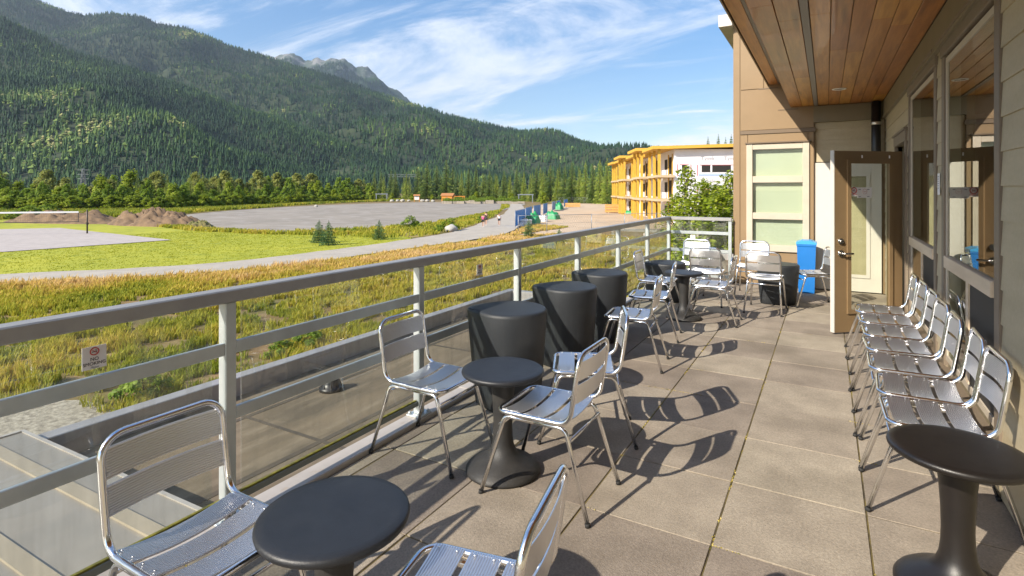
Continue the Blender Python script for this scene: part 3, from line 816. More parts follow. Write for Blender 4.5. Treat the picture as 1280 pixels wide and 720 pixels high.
# verge between path and gravel lot
pts = []; tn = []
cand = np.stack([r.uniform(-90, -32, 16000), r.uniform(33, 150, 16000)], -1)
import mathutils
def inside(poly, x, y):
    c = False; j = len(poly) - 1
    for i in range(len(poly)):
        if ((poly[i][1] > y) != (poly[j][1] > y)) and (x < (poly[j][0] - poly[i][0]) * (y - poly[i][1]) / (poly[j][1] - poly[i][1]) + poly[i][0]): c = not c
        j = i
    return c
for x, y in cand:
    if inside(strip, x, y) and x < float(np.interp(y, ys_out, xs_out)) - .3: pts.append((x, y)); tn.append(.32 + .35 * nn(x, y, 6, 3))
grass_field('verge_grass', np.array(pts), np.array(tn), np.full(len(pts), .38), 8, np.full(len(pts), .35), 8, 'yellow-green verge grass between the path and the gravel lot')
pts = []; tn = []
for x, y in np.stack([r.uniform(-100, -42, 5000), r.uniform(33, 46, 5000)], -1):   # ragged far lawn edge
    e = float(np.interp(x, [-96, -72, -63, -50, -40], [40.5, 39, 37, 37.5, 43]))
    if abs(y - e) < 1.1: pts.append((x, y)); tn.append(.45 + .3 * nn(x, y, 4, 2))
grass_field('lawn_edge_grass', np.array(pts), np.array(tn), np.full(len(pts), .4), 8, np.full(len(pts), .3), 9, 'ragged dry grass line where the lawn meets the gravel lot')
M['lawnblade'] = leaf_mat('lawn_blades', [(0, (.20, .25, .012)), (.5, (.33, .34, .02)), (1, (.42, .40, .04))], transl=.3)
pts = []; tn = []
cand = np.stack([r.uniform(-62, -30, 20000), r.uniform(-10, 44, 20000)], -1)
sandp = [(-84, 25), (-79.7, 30.6), (-51.6, 28.2), (-52.2, 16.6), (-88, 8)]
for x, y in cand:
    if inside(lawn, x, y) and not inside(sandp, x, y): pts.append((x, y)); tn.append(.5 + .5 * nn(x, y, 5, 7) + .2 * nn(x, y, .8, 7))
o = grass_field('lawn_grass', np.array(pts), np.array(tn), np.full(len(pts), .06), 5, np.full(len(pts), .3), 10, 'short mown bright green lawn grass beyond the path', width=.03)
o.data.materials[0] = M['lawnblade']

pts = []; tn = []
for u in np.linspace(-130, 500, 9000):
    x, y = at_d(u, float(np.interp(u, [p[0] for p in bs_], [p[1] for p in bs_])) + r.uniform(-1, 30)); pts.append((x, y)); tn.append(.22 + .3 * nn(x, y, 7, 4))
grass_field('scrub_grass', np.array(pts), np.array(tn), np.full(len(pts), .8), 6, np.full(len(pts), .6), 13, 'rough green grass at the foot of the tree belt')
# dirt mounds
M['mound'] = mat('brown_mound_soil', (.20, .13, .075), (.10, .065, .04), scale=.9, rough=.95, coord='World', bump=1, bscale=3, detail=9)
M['moundgreen'] = mat('weedy_mound_soil', (.18, .14, .06), (.12, .13, .03), scale=.8, rough=.95, coord='World', bump=1, bscale=3, detail=9)
def mound(name, cx, cy, lx, ly, h, rz, m, seed, label, group=None):
    V = []; n = 44
    for i in range(n + 1):
        for j in range(n + 1):
            a, b = i / n * 2 - 1, j / n * 2 - 1; q = max(0, 1 - (a * a + b * b))
            z = h * (q ** .85) * (.62 + .55 * noise.fractal((a * 3.2 + seed, b * 2 + seed, 0), .7, 2, 6) + .16 * noise.noise((a * 17, b * 9, seed))) 
            V.append((a * lx * math.cos(rz) - b * ly * math.sin(rz), a * lx * math.sin(rz) + b * ly * math.cos(rz), max(z, 0) - .1 * (q <= .02)))
    F = [(i * (n + 1) + j, (i + 1) * (n + 1) + j, (i + 1) * (n + 1) + j + 1, i * (n + 1) + j + 1) for i in range(n) for j in range(n)]
    o = raw_mesh(name, V, F, m, smooth=True); o.location = (cx, cy, GZ - .02); tag(o, label, 'dirt mound', group); return o
mound('dirt_mound', -76, 39.5, 8.0, 2.8, 2.5, R(10), M['mound'], 2, 'long brown dirt mound behind the volleyball net post', 'dirt mounds')
mound('dirt_mound', -93, 36.5, 11, 3.0, 2.0, R(16), M['mound'], 7, 'low dirt mound behind the volleyball net, left of the long brown one', 'dirt mounds')
mound('dirt_mound', -66.5, 39.6, 2.3, 1.5, 1.0, R(5), M['moundgreen'], 4, 'small weedy dirt heap right of the long brown mound', 'dirt mounds')
for i, (u, v, s) in enumerate(((38, 273, 1.0), (60, 272, 1.1), (20, 277, .7))):
    o = copy_tree(sb); x, y = gp(u, v); place(o, x, y, s * 2.4, s * 1.5, i * 2.0, GZ + .5); o['label'] = ('weedy shrub on the dirt mound, left', 'weedy shrub on the dirt mound behind the net', 'smallest weedy shrub on the dirt mound at the left photo edge')[i]


# ================================================================== TERRACE AND LODGE
PITCH = .6235; X0 = .173; Y0 = 2.607
fl = MB(); rf = random.Random(3)
xs = [X0 + PITCH * k for k in range(-5, 2)]
xs[0] = max(xs[0], -2.415)
edges_x = [-2.415] + [X0 + PITCH * k for k in range(-4, 2)] + [.80]
edges_x = [e for e in edges_x if e <= .80]
edges_y = [Y0 + PITCH * k for k in range(-10, 13)] + [10.20]
for a, b in zip(edges_x, edges_x[1:]):
    for c, d in zip(edges_y, edges_y[1:]):
        if b - a < .03 or d - c < .03: continue
        dz = rf.uniform(-.0022, .0022)
        fl.box((a + .0045, c + .0035, -.05), (b - .0045, d - .0035, dz), tone=rf.uniform(.1, .9), bev=.0022)
f = fl.build('terrace_floor', M['slab']); f['kind'] = 'structure'
j = MB().box((-2.42, -3.7, -.06), (.80, 10.20, -.0045)).build('terrace_joint_fill', M['joint']); j['kind'] = 'structure'

rm = np.random.default_rng(21); mp_ = []
for jx in (-2.32, -1.075, -.4505, .173):
    for jy in np.arange(-1, 10, .012):
        if noise.noise((jx * 7, jy * 2.3, 1)) + .5 * noise.noise((jx * 3, jy * 9, 2)) > (.12 if jx < -1.5 or jx == -.4505 else .3): mp_.append((jx + rm.normal(0, .0035), jy, .0015))
for jy in [Y0 + PITCH * k for k in range(-4, 13)]:
    for jx in np.arange(-2.4, .78, .012):
        if noise.noise((jx * 2.3, jy * 7, 5)) + .5 * noise.noise((jx * 9, jy * 3, 6)) > .34: mp_.append((jx, jy + rm.normal(0, .003), .0012))
mp_ = np.array(mp_); V, F = leaf_quads(mp_, .0055, rm)
M['moss'] = leaf_mat('joint_moss', [(0, (.10, .10, .015)), (.5, (.30, .23, .04)), (1, (.42, .33, .10))], transl=0)
mo = raw_mesh('joint_moss', V, F, M['moss'], tint=np.repeat(rm.random(len(mp_)), 4)); tag(mo, 'yellow moss and grit in the paving joints', 'moss', kind='stuff')

LODGE = empty('lodge_building', (0, 0, GZ), 'tan sided lodge with brown panels, cedar canopy and windows along the terrace', 'building')
def lp(mb, name, m, parent=None): return mb.build(name, m, parent or LODGE)

# base block under the terrace, lower roof with its parapet, sheet-metal roof and roof strip beyond
lp(MB().box((-2.55, -6, GZ - .3), (5, 10.2, -.066)), 'base_wall', M['panel'])
lr = MB()
lr.box((-4.72, -6, GZ - .3), (-2.552, 8.30, -.30))
lr.box((-2.50, 10.202, GZ - .3), (-1.40, 16.0, -.30))
lower_roof = lp(lr, 'lower_roof', M['membrane'])
ms = MB()
for x_ in (-3.35, -4.25): ms.box((x_, 1.70, -.3), (x_ + .05, 8.29, -.2975))
ms.build('membrane_lap', mat('dark_membrane_lap', (.09, .07, .05), (.06, .05, .038), scale=6, rough=.9), lower_roof)
ms = MB()
for y_ in (2.9, 5.4, 7.2): ms.box((-4.71, y_, -.3), (-2.56, y_ + .035, -.2965))
ms.build('membrane_lap', bpy.data.materials['dark_membrane_lap'], lower_roof)
cap = MB()
cap.box((-4.86, -6, -.42), (-4.722, 8.44, -.13), bev=.006)
cap.box((-4.722, 8.302, -.42), (-2.56, 8.44, -.135), bev=.006)
cap.box((-2.64, 8.44, -.42), (-2.502, 16.14, -.13), bev=.006)
cap.box((-2.502, 16.002, -.42), (-1.40, 16.14, -.135), bev=.006)
cap.build('parapet_cap', M['parapet'], lower_roof)
sm = MB()
sm.prism([(-2.56, -.02), (-4.84, -.075), (-4.84, -.20), (-2.56, -.20)], -3.5, 1.64)
seamroof = lp(sm, 'metal_roof', M['seam'])
rb = MB()
for k in range(12):
    y = 1.40 - .40 * k
    rb.prism([(-2.57, -.008), (-4.83, -.063), (-4.83, -.085), (-2.57, -.03)], y, y + .075)
rb.build('seam_cap', M['rib'], seamroof)
tr_ = MB(); tr_.prism([(-2.57, -.014), (-4.87, -.069), (-4.87, -.29), (-2.57, -.29)], 1.641, 1.665); tr_.prism([(-4.842, -.066), (-4.87, -.066), (-4.87, -.29), (-4.842, -.29)], -3.5, 1.64)
tr_.build('edge_trim', M['flash'], seamroof)
for (x, y, s) in ((-4.1, 3.72, .8), (-2.13, 13.4, 1.0), (-1.75, 14.6, 1.0)):
    d = MB(); d.lathe([(.14 * s, -.3), (.14 * s, -.27), (.11 * s, -.265), (.10 * s, -.22), (.075 * s, -.175), (.03 * s, -.15), (.002, -.148)], 20, (x, y, 0))
    for k in range(8):
        a = k * .785; d.bar((x + .118 * s * math.cos(a), y + .118 * s * math.sin(a), -.27), (x + .05 * s * math.cos(a), y + .05 * s * math.sin(a), -.15), .012)
    lp(d, 'roof_drain', M['pipe'])

# curb flashing the railing stands on
cb = MB()
cb.box((-2.55, -3.7, -.06), (-2.42, 10.06, .030), bev=.004)
cb.box((-2.55, 10.062, -.06), (-1.39, 10.195, .030), bev=.004)
cb = lp(cb, 'edge_curb', M['flash'])
jl = MB()
for y in (-.9, 1.2, 3.62, 6.05, 8.5): jl.box((-2.552, y, .0), (-2.418, y + .035, .0325))
jl.build('cap_joint', M['flash'], cb)

# right wall, lap siding split round its openings
WX = .80
W2 = (3.82, 5.26, .32, 2.60); W1 = (5.72, 7.27, .32, 2.60); DR = (7.62, 8.62, 0.0, 2.16)
openings = [W2, W1, DR]
sd = MB(); EXP = .178; z = 0.02; k = 0
while z < 2.74:
    z1 = min(z + EXP, 2.74)
    cuts = [(-3.7, 10.2)]
    for (a, b, c, d) in openings:
        if z1 > c and z < d:
            nc = []
            for (p, q) in cuts:
                if b <= p or a >= q: nc.append((p, q)); continue
                if a > p: nc.append((p, a))
                if b < q: nc.append((b, q))
            cuts = nc
    for p, q in cuts:
        sd.prism([(WX, z), (WX - .019, z), (WX - .010, z + .006 if False else z1 + .001), (WX, z1 + .001)], p + .001, q - .001, tone=.5)
        jn = p + 1.3 + (k * 1.37) % 2.2
    z = z1; k += 1
lp(sd, 'siding', M['siding'])
bd = MB().box((WX - .045, -3.7, 2.742), (WX, 10.2, 2.962)).box((WX - .055, -3.7, 2.70), (WX, 10.2, 2.741))
lp(bd, 'fascia_board', M['band'])
bw = MB()
for (p, q, a, b) in ((-3.7, 3.82, GZ, 3.6), (5.26, 5.72, GZ, 3.6), (7.27, 7.62, GZ, 3.6), (8.62, 10.2, GZ, 3.6), (3.82, 5.26, GZ, .32), (5.72, 7.27, GZ, .32), (3.82, 5.26, 2.6, 3.6), (5.72, 7.27, 2.6, 3.6), (7.62, 8.62, 2.16, 3.6), (7.62, 8.62, GZ, -.02)):
    bw.box((WX + .002, p, a), (WX + .16, q, b))
lp(bw, 'wall', M['band'])
inn = MB().box((5.2, -3.7, -.1), (5.3, 10.2, 3.6)).box((.97, -3.8, -.1), (5.3, -3.7, 3.6)).box((.97, 10.2, -.1), (5.3, 10.3, 3.6)).box((.97, -3.7, -.15), (5.2, 10.2, -.1)).box((.97, -3.7, 2.7), (5.2, 10.2, 2.8)).box((2.6, 5.0, -.1), (2.7, 10.2, 2.7)).box((1.9, 3.0, -.1), (2.6, 4.2, .75)).box((1.8, 2.9, .75), (2.7, 4.3, .8))
lp(inn, 'interior', M['interior'])

def wall_window(a, b, c, d):
    t = MB(); tw = .10
    t.box((WX - .026, a - tw, c - .05), (WX + .05, a, d + .02), bev=.003)
    t.box((WX - .026, b, c - .05), (WX + .05, b + tw, d + .02), bev=.003)
    t.box((WX - .034, a - tw - .02, d + .021), (WX + .05, b + tw + .02, d + .125), bev=.003)
    t.box((WX - .06, a - tw - .03, d + .126), (WX + .02, b + tw + .03, d + .150))
    t.box((WX - .05, a - tw - .02, c - .13), (WX + .05, b + tw + .02, c - .051))
    w = lp(t, 'window', M['trim'])
    f = MB(); fw = .042; X1, X2 = WX - .014, WX + .07
    f.box((X1, a + .001, c), (X2, a + fw, d)).box((X1, b - fw, c), (X2, b - .001, d)).box((X1, a + fw, d - fw), (X2, b - fw, d)).box((X1, a + fw, c), (X2, b - fw, c + fw))
    f.build('frame', M['vinyl'], w)
    f = MB(); f.box((X1 - .02, a + fw, 1.02), (X2, b - fw, 1.11), bev=.004); f.box((X1, (a + b) / 2 - .035, c + fw), (X2, (a + b) / 2 + .035, 1.019))
    f.build('sash_rail', M['woodrail'], w)
    MB().box((WX - .008, a + fw, 1.11), (WX - .003, b - fw, d - fw)).build('pane', M['winglass'], w)
    MB().box((WX - .008, (a + b) / 2 + .035, c + fw), (WX - .003, b - fw, 1.02)).build('pane', M['winglass'], w)
    s = MB().box((WX - .004, a + fw, c + fw), (WX + .0, (a + b) / 2 - .035, 1.02)); s.build('insect_screen', M['screen'], w)
wall_window(*W2); wall_window(*W1)
# doorway trim
t = MB(); a, b, _, d = DR
t.box((WX - .035, a - .10, 0), (WX + .05, a, d), bev=.003).box((WX - .035, b, 0), (WX + .05, b + .10, d), bev=.003).box((WX - .038, a - .12, d + .001), (WX + .05, b + .12, d + .12), bev=.003).box((WX - .055, a - .14, d + .121), (WX + .02, b + .14, d + .145))
t.box((WX - .02, a, -.01), (WX + .15, b, .02))
lp(t, 'door_frame', M['trim'])

# open brown door with its glass
hx, hy = .75, 7.64
e = Vector((.07 - hx, 7.09 - hy, 0)).normalized(); nrm = Vector((.63, -.777, 0)); nrm = (nrm - e * nrm.dot(e)).normalized()
DW = .875
def dpt(s, z, o=0): return Vector((hx, hy, z)) + e * (DW - s) + nrm * o     # s from the free edge
def dbox(mb, s0, s1, z0, z1, o0, o1, tone=.5): return mb.obox((dpt((s0 + s1) / 2, (z0 + z1) / 2, (o0 + o1) / 2)), (e, nrm, (0, 0, 1)), ((s1 - s0) / 2, (o1 - o0) / 2, (z1 - z0) / 2), tone)
g0, g1, gz0, gz1 = .19, .715, .25, 1.92
m = MB(); dbox(m, .012, g0, .02, 2.04, -.045, 0); dbox(m, g1, DW, .02, 2.04, -.045, 0); dbox(m, g0, g1, .02, gz0, -.045, 0); dbox(m, g0, g1, gz1, 2.04, -.045, 0)
door = lp(m, 'door', M['door'])
m = MB()
for (s0, s1, z0, z1) in ((g0 - .025, g0 + .02, gz0 - .025, gz1 + .025), (g1 - .02, g1 + .025, gz0 - .025, gz1 + .025), (g0 + .02, g1 - .02, gz0 - .025, gz0 + .02), (g0 + .02, g1 - .02, gz1 - .02, gz1 + .025)):
    dbox(m, s0, s1, z0, z1, -.001, .016)
m.build('glazing_bead', M['door'], door)
m = MB(); dbox(m, g0, g1, gz0, gz1, -.026, -.02); m.build('glass', M['doorglass'], door)
m = MB(); dbox(m, 0, .0115, .02, 2.045, -.05, .004); m.build('edge_strip', M['white'], door)
m = MB(); m.tube([dpt(.085, .90, 0), dpt(.085, .90, .016)], .036, 20); m.tube([dpt(.085, .90, .016), dpt(.085, .90, .05)], .013, 12); m.tube(rounded([dpt(.085, .90, .05), dpt(.11, .90, .055), dpt(.205, .897, .05)], .02), [.013] * 3 + [.011] * 50 if False else .0115, 10)
m.build('handle', M['steel'], door)
m = MB(); m.tube([dpt(.085, 1.035, 0), dpt(.085, 1.035, .014)], .033, 20); m.tube([dpt(.085, 1.035, .014), dpt(.085, 1.035, .026)], .018, 14)
m.build('deadbolt', M['steel'], door)
for s_ in (.35, .70):
    m = MB(); dbox(m, s_, s_ + .012, 1.962, 1.995, 0, .006); m.build('screw_plate', M['paper'], door)

# end wing: brown panels, cream window, white door, siding
WY = 10.2
wing = MB()
wx0, wx1, wz0, wz1 = -1.165, -.26, .62, 2.35
for (a, b, c, d) in ((-1.40, wx0, GZ, 4.50), (wx1, -.17, GZ, 4.50), (wx0, wx1, GZ, wz0), (wx0, wx1, wz1, 4.50)):
    wing.box((a, WY, c), (b, WY + .2, d))
wing.box((-1.40, WY + .2, GZ), (-1.2, 16.3, 4.5)).box((-1.2, 16.1, GZ), (5, 16.3, 4.5))
wing.box((-.17, WY + .05, 2.06), (.96, WY + .2, 4.5)).box((-.17, WY + .05, GZ), (.96, WY + .2, -.01)).box((.75, WY + .05, 0), (.96, WY + .2, 2.06))
lp(wing, 'wing_wall', M['panel'])
p = MB()
# raised panel boards leave thin reveals between them
for (a, b, c, d) in ((-1.385, -1.29, -.05, 4.49), (-1.28, -.92, 3.32, 4.49), (-1.28, -.175, 2.62, 3.31), (-.91, -.175, 3.32, 4.49), (-1.28, wx0 - .002, .40, 2.555), (wx1 + .002, -.175, .40, 2.555), (wx0, wx1, .40, .618 - .04), (wx0, wx1, wz1 + .05, 2.555), (-1.28, -.175, .02, .392)):
    p.box((a + .004, WY - .014, c + .004), (b - .004, WY - .001, d - .004))
lp(p, 'wall_panel', M['panel'])
p = MB().box((-1.285, WY - .03, 2.556), (-.15, WY - .0, 2.616)).box((-1.285, WY - .026, .392), (-.175, WY - .0, .40)).box((-.172, WY - .03, 0), (-.168, WY, 2.55))
p.box((-1.0, WY - .02, 3.305), (-.70, WY - .0145, 3.322)).box((-.70, WY - .02, 2.93), (-.40, WY - .0145, 2.945)).box((-1.39, WY - .02, -.0), (-.17, WY - .0145, .018))
lp(p, 'panel_reveal', M['paneltrim'])
ro = MB().prism([(-1.62, 4.42), (-1.40, 4.42), (-1.40, 4.50), (5, 4.50), (5, 4.62), (-1.62, 4.62)], WY - .15, 16.5)
lp(ro, 'wing_roof', M['flash'])
# cream window with three panes
w = MB(); fw = .075
w.box((wx0 - .02, WY - .045, wz0 - .04), (wx0 + fw, WY + .08, wz1 + .04), bev=.004).box((wx1 - fw, WY - .045, wz0 - .04), (wx1 + .02, WY + .08, wz1 + .04), bev=.004)
w.box((wx0 + fw, WY - .04, wz1 - .06), (wx1 - fw, WY + .08, wz1 + .035), bev=.004).box((wx0 + fw, WY - .05, wz0 - .04), (wx1 - fw, WY + .08, wz0 + .07), bev=.004)
for z in (1.785, 1.17): w.box((wx0 + fw, WY - .035, z - .055), (wx1 - fw, WY + .08, z + .055), bev=.004)
wi = lp(w, 'wing_window', M['vinyl'])
MB().box((wx0 - .04, WY - .07, wz1 + .041), (wx1 + .04, WY - .016, wz1 + .062)).build('head_flashing', M['paneltrim'], wi)
for (z0, z1) in ((1.84, wz1 - .06), (1.225, 1.73), (wz0 + .07, 1.115)):
    MB().box((wx0 + fw, WY - .004, z0), (wx1 - fw, WY + .002, z1)).build('pane', M['clearglass'], wi)
    bl_ = MB(); zq = z0
    bl_.box((wx0 + fw, WY + .055, z0), (wx1 - fw, WY + .062, z1)); bl_.build('blind', M['blind'], wi)
# siding above the white door, dark header, white door
s = MB(); z = 2.06
while z < 2.70:
    z1 = min(z + .178, 2.70); s.prism([(WY + .05, z), (WY + .03, z), (WY + .04, z1), (WY + .05, z1)], -.168, WX - .02, axis='x'); z = z1
lp(s, 'wing_siding', M['siding'])
lp(MB().box((-1.0 + .82, WY - .02, 2.701), (WX, WY + .05, 2.962)), 'header_beam', M['band'])
wd = MB(); dl, dr_, dt = -.165, .74, 2.045; l0, l1, lz0, lz1 = .10, .56, .26, 1.84
wd.box((dl, WY + .0, .015), (l0, WY + .05, dt)).box((l1, WY + .0, .015), (dr_, WY + .05, dt)).box((l0, WY + .0, .015), (l1, WY + .05, lz0)).box((l0, WY + .0, lz1), (l1, WY + .05, dt))
wdo = lp(wd, 'white_door', M['white'])
b_ = MB()
for (a, b, c, d) in ((l0 - .03, l0 + .02, lz0 - .03, lz1 + .03), (l1 - .02, l1 + .03, lz0 - .03, lz1 + .03), (l0 + .02, l1 - .02, lz0 - .03, lz0 + .02), (l0 + .02, l1 - .02, lz1 - .02, lz1 + .03)): b_.box((a, WY - .014, c), (b, WY - .001, d))
b_.build('lite_frame', M['white'], wdo)
MB().box((l0 + .02, WY + .012, lz0 + .02), (l1 - .02, WY + .018, lz1 - .02)).build('glass', M['clearglass'], wdo)
MB().box((l0, WY + .045, lz0), (l1, WY + .049, lz1)).build('reflection_panel', M['siding'], wdo)  # tan panel imitates the siding reflected in the door glass
lp(MB().box((-.05, WY - .01, 2.046), (WX - .02, WY + .03, 2.06)), 'door_head', M['trim'])
# downpipe
dp = MB(); dp.tube(rounded([(.66, 10.24, 2.125), (.66, 10.08, 2.125), (.66, 10.08, 2.96)], .06), .062, 16)
dpo = lp(dp, 'downpipe', M['pipe'])
MB().lathe([(.066, 2.60), (.072, 2.61), (.072, 2.64), (.066, 2.65)], 18, (.66, 10.08, 0)).build('clamp', M['steel'], dpo)

# canopy with cedar boards
CY0, CY1 = -4.0, 10.195
lp(MB().prism([(-.845, 3.40), (-.66, 3.39), (-.50, 2.995), (.94, 2.995), (.94, 3.75), (-.845, 3.60)], CY0, CY1), 'canopy_body', M['roofing'])
cd = MB(); rc = random.Random(8)
def boards(x0, x1, zf, width, gap=.005):
    n = max(1, round((x1 - x0) / width)); w_ = (x1 - x0) / n
    for k in range(n):
        y = CY0
        while y < CY1:
            l = rc.uniform(2.6, 4.2); y1 = min(CY1 - .002, y + l)
            if CY1 - y1 < .6: y1 = CY1 - .002
            a, b = x0 + k * w_ + gap / 2, x0 + (k + 1) * w_ - gap / 2
            cd.box((a, y + .001, zf), (b, y1 - .001, zf + .018), tone=rc.uniform(.1, .95), bev=.003)
            if y1 >= CY1 - .01: break
            y = y1
boards(-.51, -.175, 2.972, .168)
boards(-.115, .755, 2.972, .138)
cedar = lp(cd, 'cedar_soffit', M['cedar'])
sl = MB()
sl.prism([(-.665, 3.375), (-.512, 2.970), (-.498, 2.975), (-.648, 3.39)], CY0, CY1 - .003, tone=.35)
sl.box((-.835, CY0, 3.372), (-.70, CY1 - .003, 3.392), tone=.5)
sl.build('cedar_fascia', M['cedar'], cedar)
gs = MB().box((-.172, CY0, 2.962), (-.118, CY1 - .003, 2.99)).box((-.698, CY0, 3.378), (-.668, CY1 - .003, 3.39))
gs.build('vent_strip', M['strip'], cedar)
lp(MB().box((-.862, CY0, 3.360), (-.847, CY1, 3.62)), 'canopy_edge', M['door'])
for y in (8.66,):
    lt = MB().lathe([(.062, 2.971), (.066, 2.962), (.084, 2.962), (.088, 2.971)], 28, (.15, y, 0))
    lo = lp(lt, 'downlight', M['lampring'])
    MB().lathe([(.002, 2.966), (.061, 2.9665)], 24, (.15, y, 0)).build('lens', M['lamplens'], lo)

# ================================================================== RAILING
RX = -2.487
RAIL = empty('terrace_railing', (RX, 4, 0.03), 'grey aluminium terrace railing with clear glass panels and three horizontal rails', 'railing')
PY = [1.62 + 1.4255 * k for k in range(-3, 6)] + [10.125]
def rp(mb, name, m, par=None): return mb.build(name, m, par or RAIL)
tr = MB()
tr.box((RX - .045, -3.7, 1.068), (RX + .040, 10.17, 1.130), bev=.006)
tr.box((RX + .041, 10.085, 1.070), (-1.41, 10.165, 1.129), bev=.006)
rp(tr, 'top_rail', M['toprail'])
def post(x, y):
    p = MB().box((x - .028, y - .028, .042), (x + .028, y + .028, 1.067), bev=.004)
    po = rp(p, 'post', M['rail'])
    b = MB().box((x - .058, y - .07, .0305), (x + .060, y + .07, .0415), bev=.003)
    for sx in (-1, 1):
        for sy in (-1, 1): b.lathe([(.011, .0415), (.011, .052), (.006, .058)], 8, (x + sx * .042, y + sy * .05, 0))
    b.build('base_plate', M['rail'], po)
for y in PY: post(RX, y)
post(-1.44, 10.125)
for a, b in zip(PY, PY[1:]):
    for zt in (.88, .565):
        rp(MB().box((RX + .006, a + .029, zt - .06), (RX + .026, b - .029, zt), bev=.003), 'mid_rail', M['rail'])
    s = rp(MB().box((RX - .014, a + .029, .095), (RX + .014, b - .029, .130), bev=.003), 'bottom_rail', M['shoe'])
    MB().box((RX - .006, a + .035, .1305), (RX + .008, b - .035, .139)).build('gasket', M['gasket'], s)
    rp(MB().box((RX - .012, a + .075, .136), (RX - .004, b - .075, 1.0665)), 'glass_panel', M['glass'])
for zt in (.88, .565, .13):
    rp(MB().box((RX + .029, 10.115, zt - .055), (-1.469, 10.135, zt), bev=.003), 'mid_rail', M['rail'])
rp(MB().box((RX + .07, 10.14, .136), (-1.50, 10.148, 1.069)), 'glass_panel', M['glass'])

# no-smoking signs on the glass
def text(s, size, parent, m, loc, rot, name='lettering', ext=.0004, align='CENTER', shear=0.0):
    c = bpy.data.curves.new(name, 'FONT'); c.body = s; c.size = size; c.align_x = align; c.align_y = 'CENTER'; c.extrude = ext; c.shear = shear
    c.materials.append(m); tmp = bpy.data.objects.new(name, c)
    me = bpy.data.meshes.new_from_object(tmp); bpy.data.objects.remove(tmp)
    o = bpy.data.objects.new(name, me); COL.objects.link(o); o.parent = parent; o.location = loc; o.rotation_euler = rot; return o
def nosmoke(root, w, h, ring_r, cy, texts):
    """a sign in its own frame: x right, z up, facing -y"""
    MB().box((-w / 2, 0, -h / 2), (w / 2, .002, h / 2)).build('plate', M['paper'], root, local=True)
    ring = MB(); pts = [(ring_r * math.cos(a), -.0008, cy + ring_r * .95 * math.sin(a)) for a in np.linspace(0, 2 * math.pi, 28, endpoint=False)]
    ring.tube(pts, ring_r * .14, 6, closed=True); ring.bar((-ring_r * .7, -.0012, cy + ring_r * .6), (ring_r * .7, -.0012, cy - ring_r * .6), ring_r * .22, .0015)
    ring.build('prohibition_ring', M['red'], root, local=True)
    cg = MB().box((-ring_r * .6, -.001, cy - ring_r * .22), (ring_r * .25, -.0002, cy - ring_r * .02)).box((ring_r * .32, -.001, cy - ring_r * .22), (ring_r * .58, -.0002, cy - ring_r * .02))
    cg.tube([(ring_r * .45, -.0006, cy + ring_r * .1), (ring_r * .2, -.0006, cy + ring_r * .3), (ring_r * .5, -.0006, cy + ring_r * .45)], ring_r * .07, 5)
    cg.build('cigarette', M['ink'], root, local=True)
    for (s, size, z, m, sh) in texts: text(s, size, root, m, (0, -.0008, z), (R(90), 0, 0), shear=sh)
TX = (('NO', .0185, -.006, M['ink'], 0), ('SMOKING', .0175, -.0235, M['ink'], 0), ('Please', .0115, -.038, M['greyink'], .3))
s1 = empty('no_smoking_sign', (RX - .0005, 1.068, .947), 'no smoking sign on the railing glass at the left, its words readable', 'sign', 'no smoking signs on the railing glass', rz=R(90))
nosmoke(s1, .083, .088, .0145, .024, TX)
s2 = copy_tree(s1); s2.location = (RX - .0005, 3.83, .945); s2['label'] = 'no smoking sign on the glass panel before the first big charcoal stool'
s3 = copy_tree(s1); s3.location = (-2.066, 10.137, .765); s3.rotation_euler = (0, 0, 0); s3['label'] = 'small white sign on the end railing behind the far chairs'

# signs on the open door and the siding
ang = math.atan2(-e.y, -e.x)
d1 = empty('door_notice', tuple(dpt(.27, 1.585, -.0185)), 'white no smoking notice on the door glass, partly behind the grey plate', 'sign', 'notices on the open door', rz=ang)
nosmoke(d1, .15, .10, .034, .014, (('NO SMOKING', .014, -.032, M['red'], 0),))
d2 = empty('door_notice', tuple(dpt(.405, 1.575, -.0150)), 'pale grey plate with faint round emblem on the door glass', 'sign', 'notices on the open door', rz=ang)
MB().box((-.09, 0, -.058), (.09, .002, .058)).build('plate', M['paper'], d2, local=True)
r_ = MB(); r_.tube([(.028 * math.cos(a), -.0006, .012 + .028 * math.sin(a)) for a in np.linspace(0, 2 * math.pi, 24, endpoint=False)], .0028, 6, closed=True)
r_.box((-.016, -.001, .006), (.016, -.0002, .015)); r_.build('emblem', mat('faded_print', (.62, .45, .42), rough=.5), d2, local=True)
t_ = MB()
for x_ in (-.065, .045):
    for z_ in (.036, -.044): t_.box((x_ - .014, -.001, z_ - .006), (x_ + .014, -.0002, z_ + .004))
t_.build('print', M['greyink'], d2, local=True)
ws = empty('wall_notice', (WX - .024, 5.50, 1.65), 'narrow white notice on the siding between the two windows', 'sign', rz=R(-90))
MB().box((-.05, 0, -.085), (.05, .002, .085)).build('plate', M['paper'], ws, local=True)
t_ = MB()
for k in range(6): t_.box((-.034, -.001, .055 - k * .018), (.03 - .01 * (k % 3), -.0002, .062 - k * .018))
t_.build('print', M['greyink'], ws, local=True)

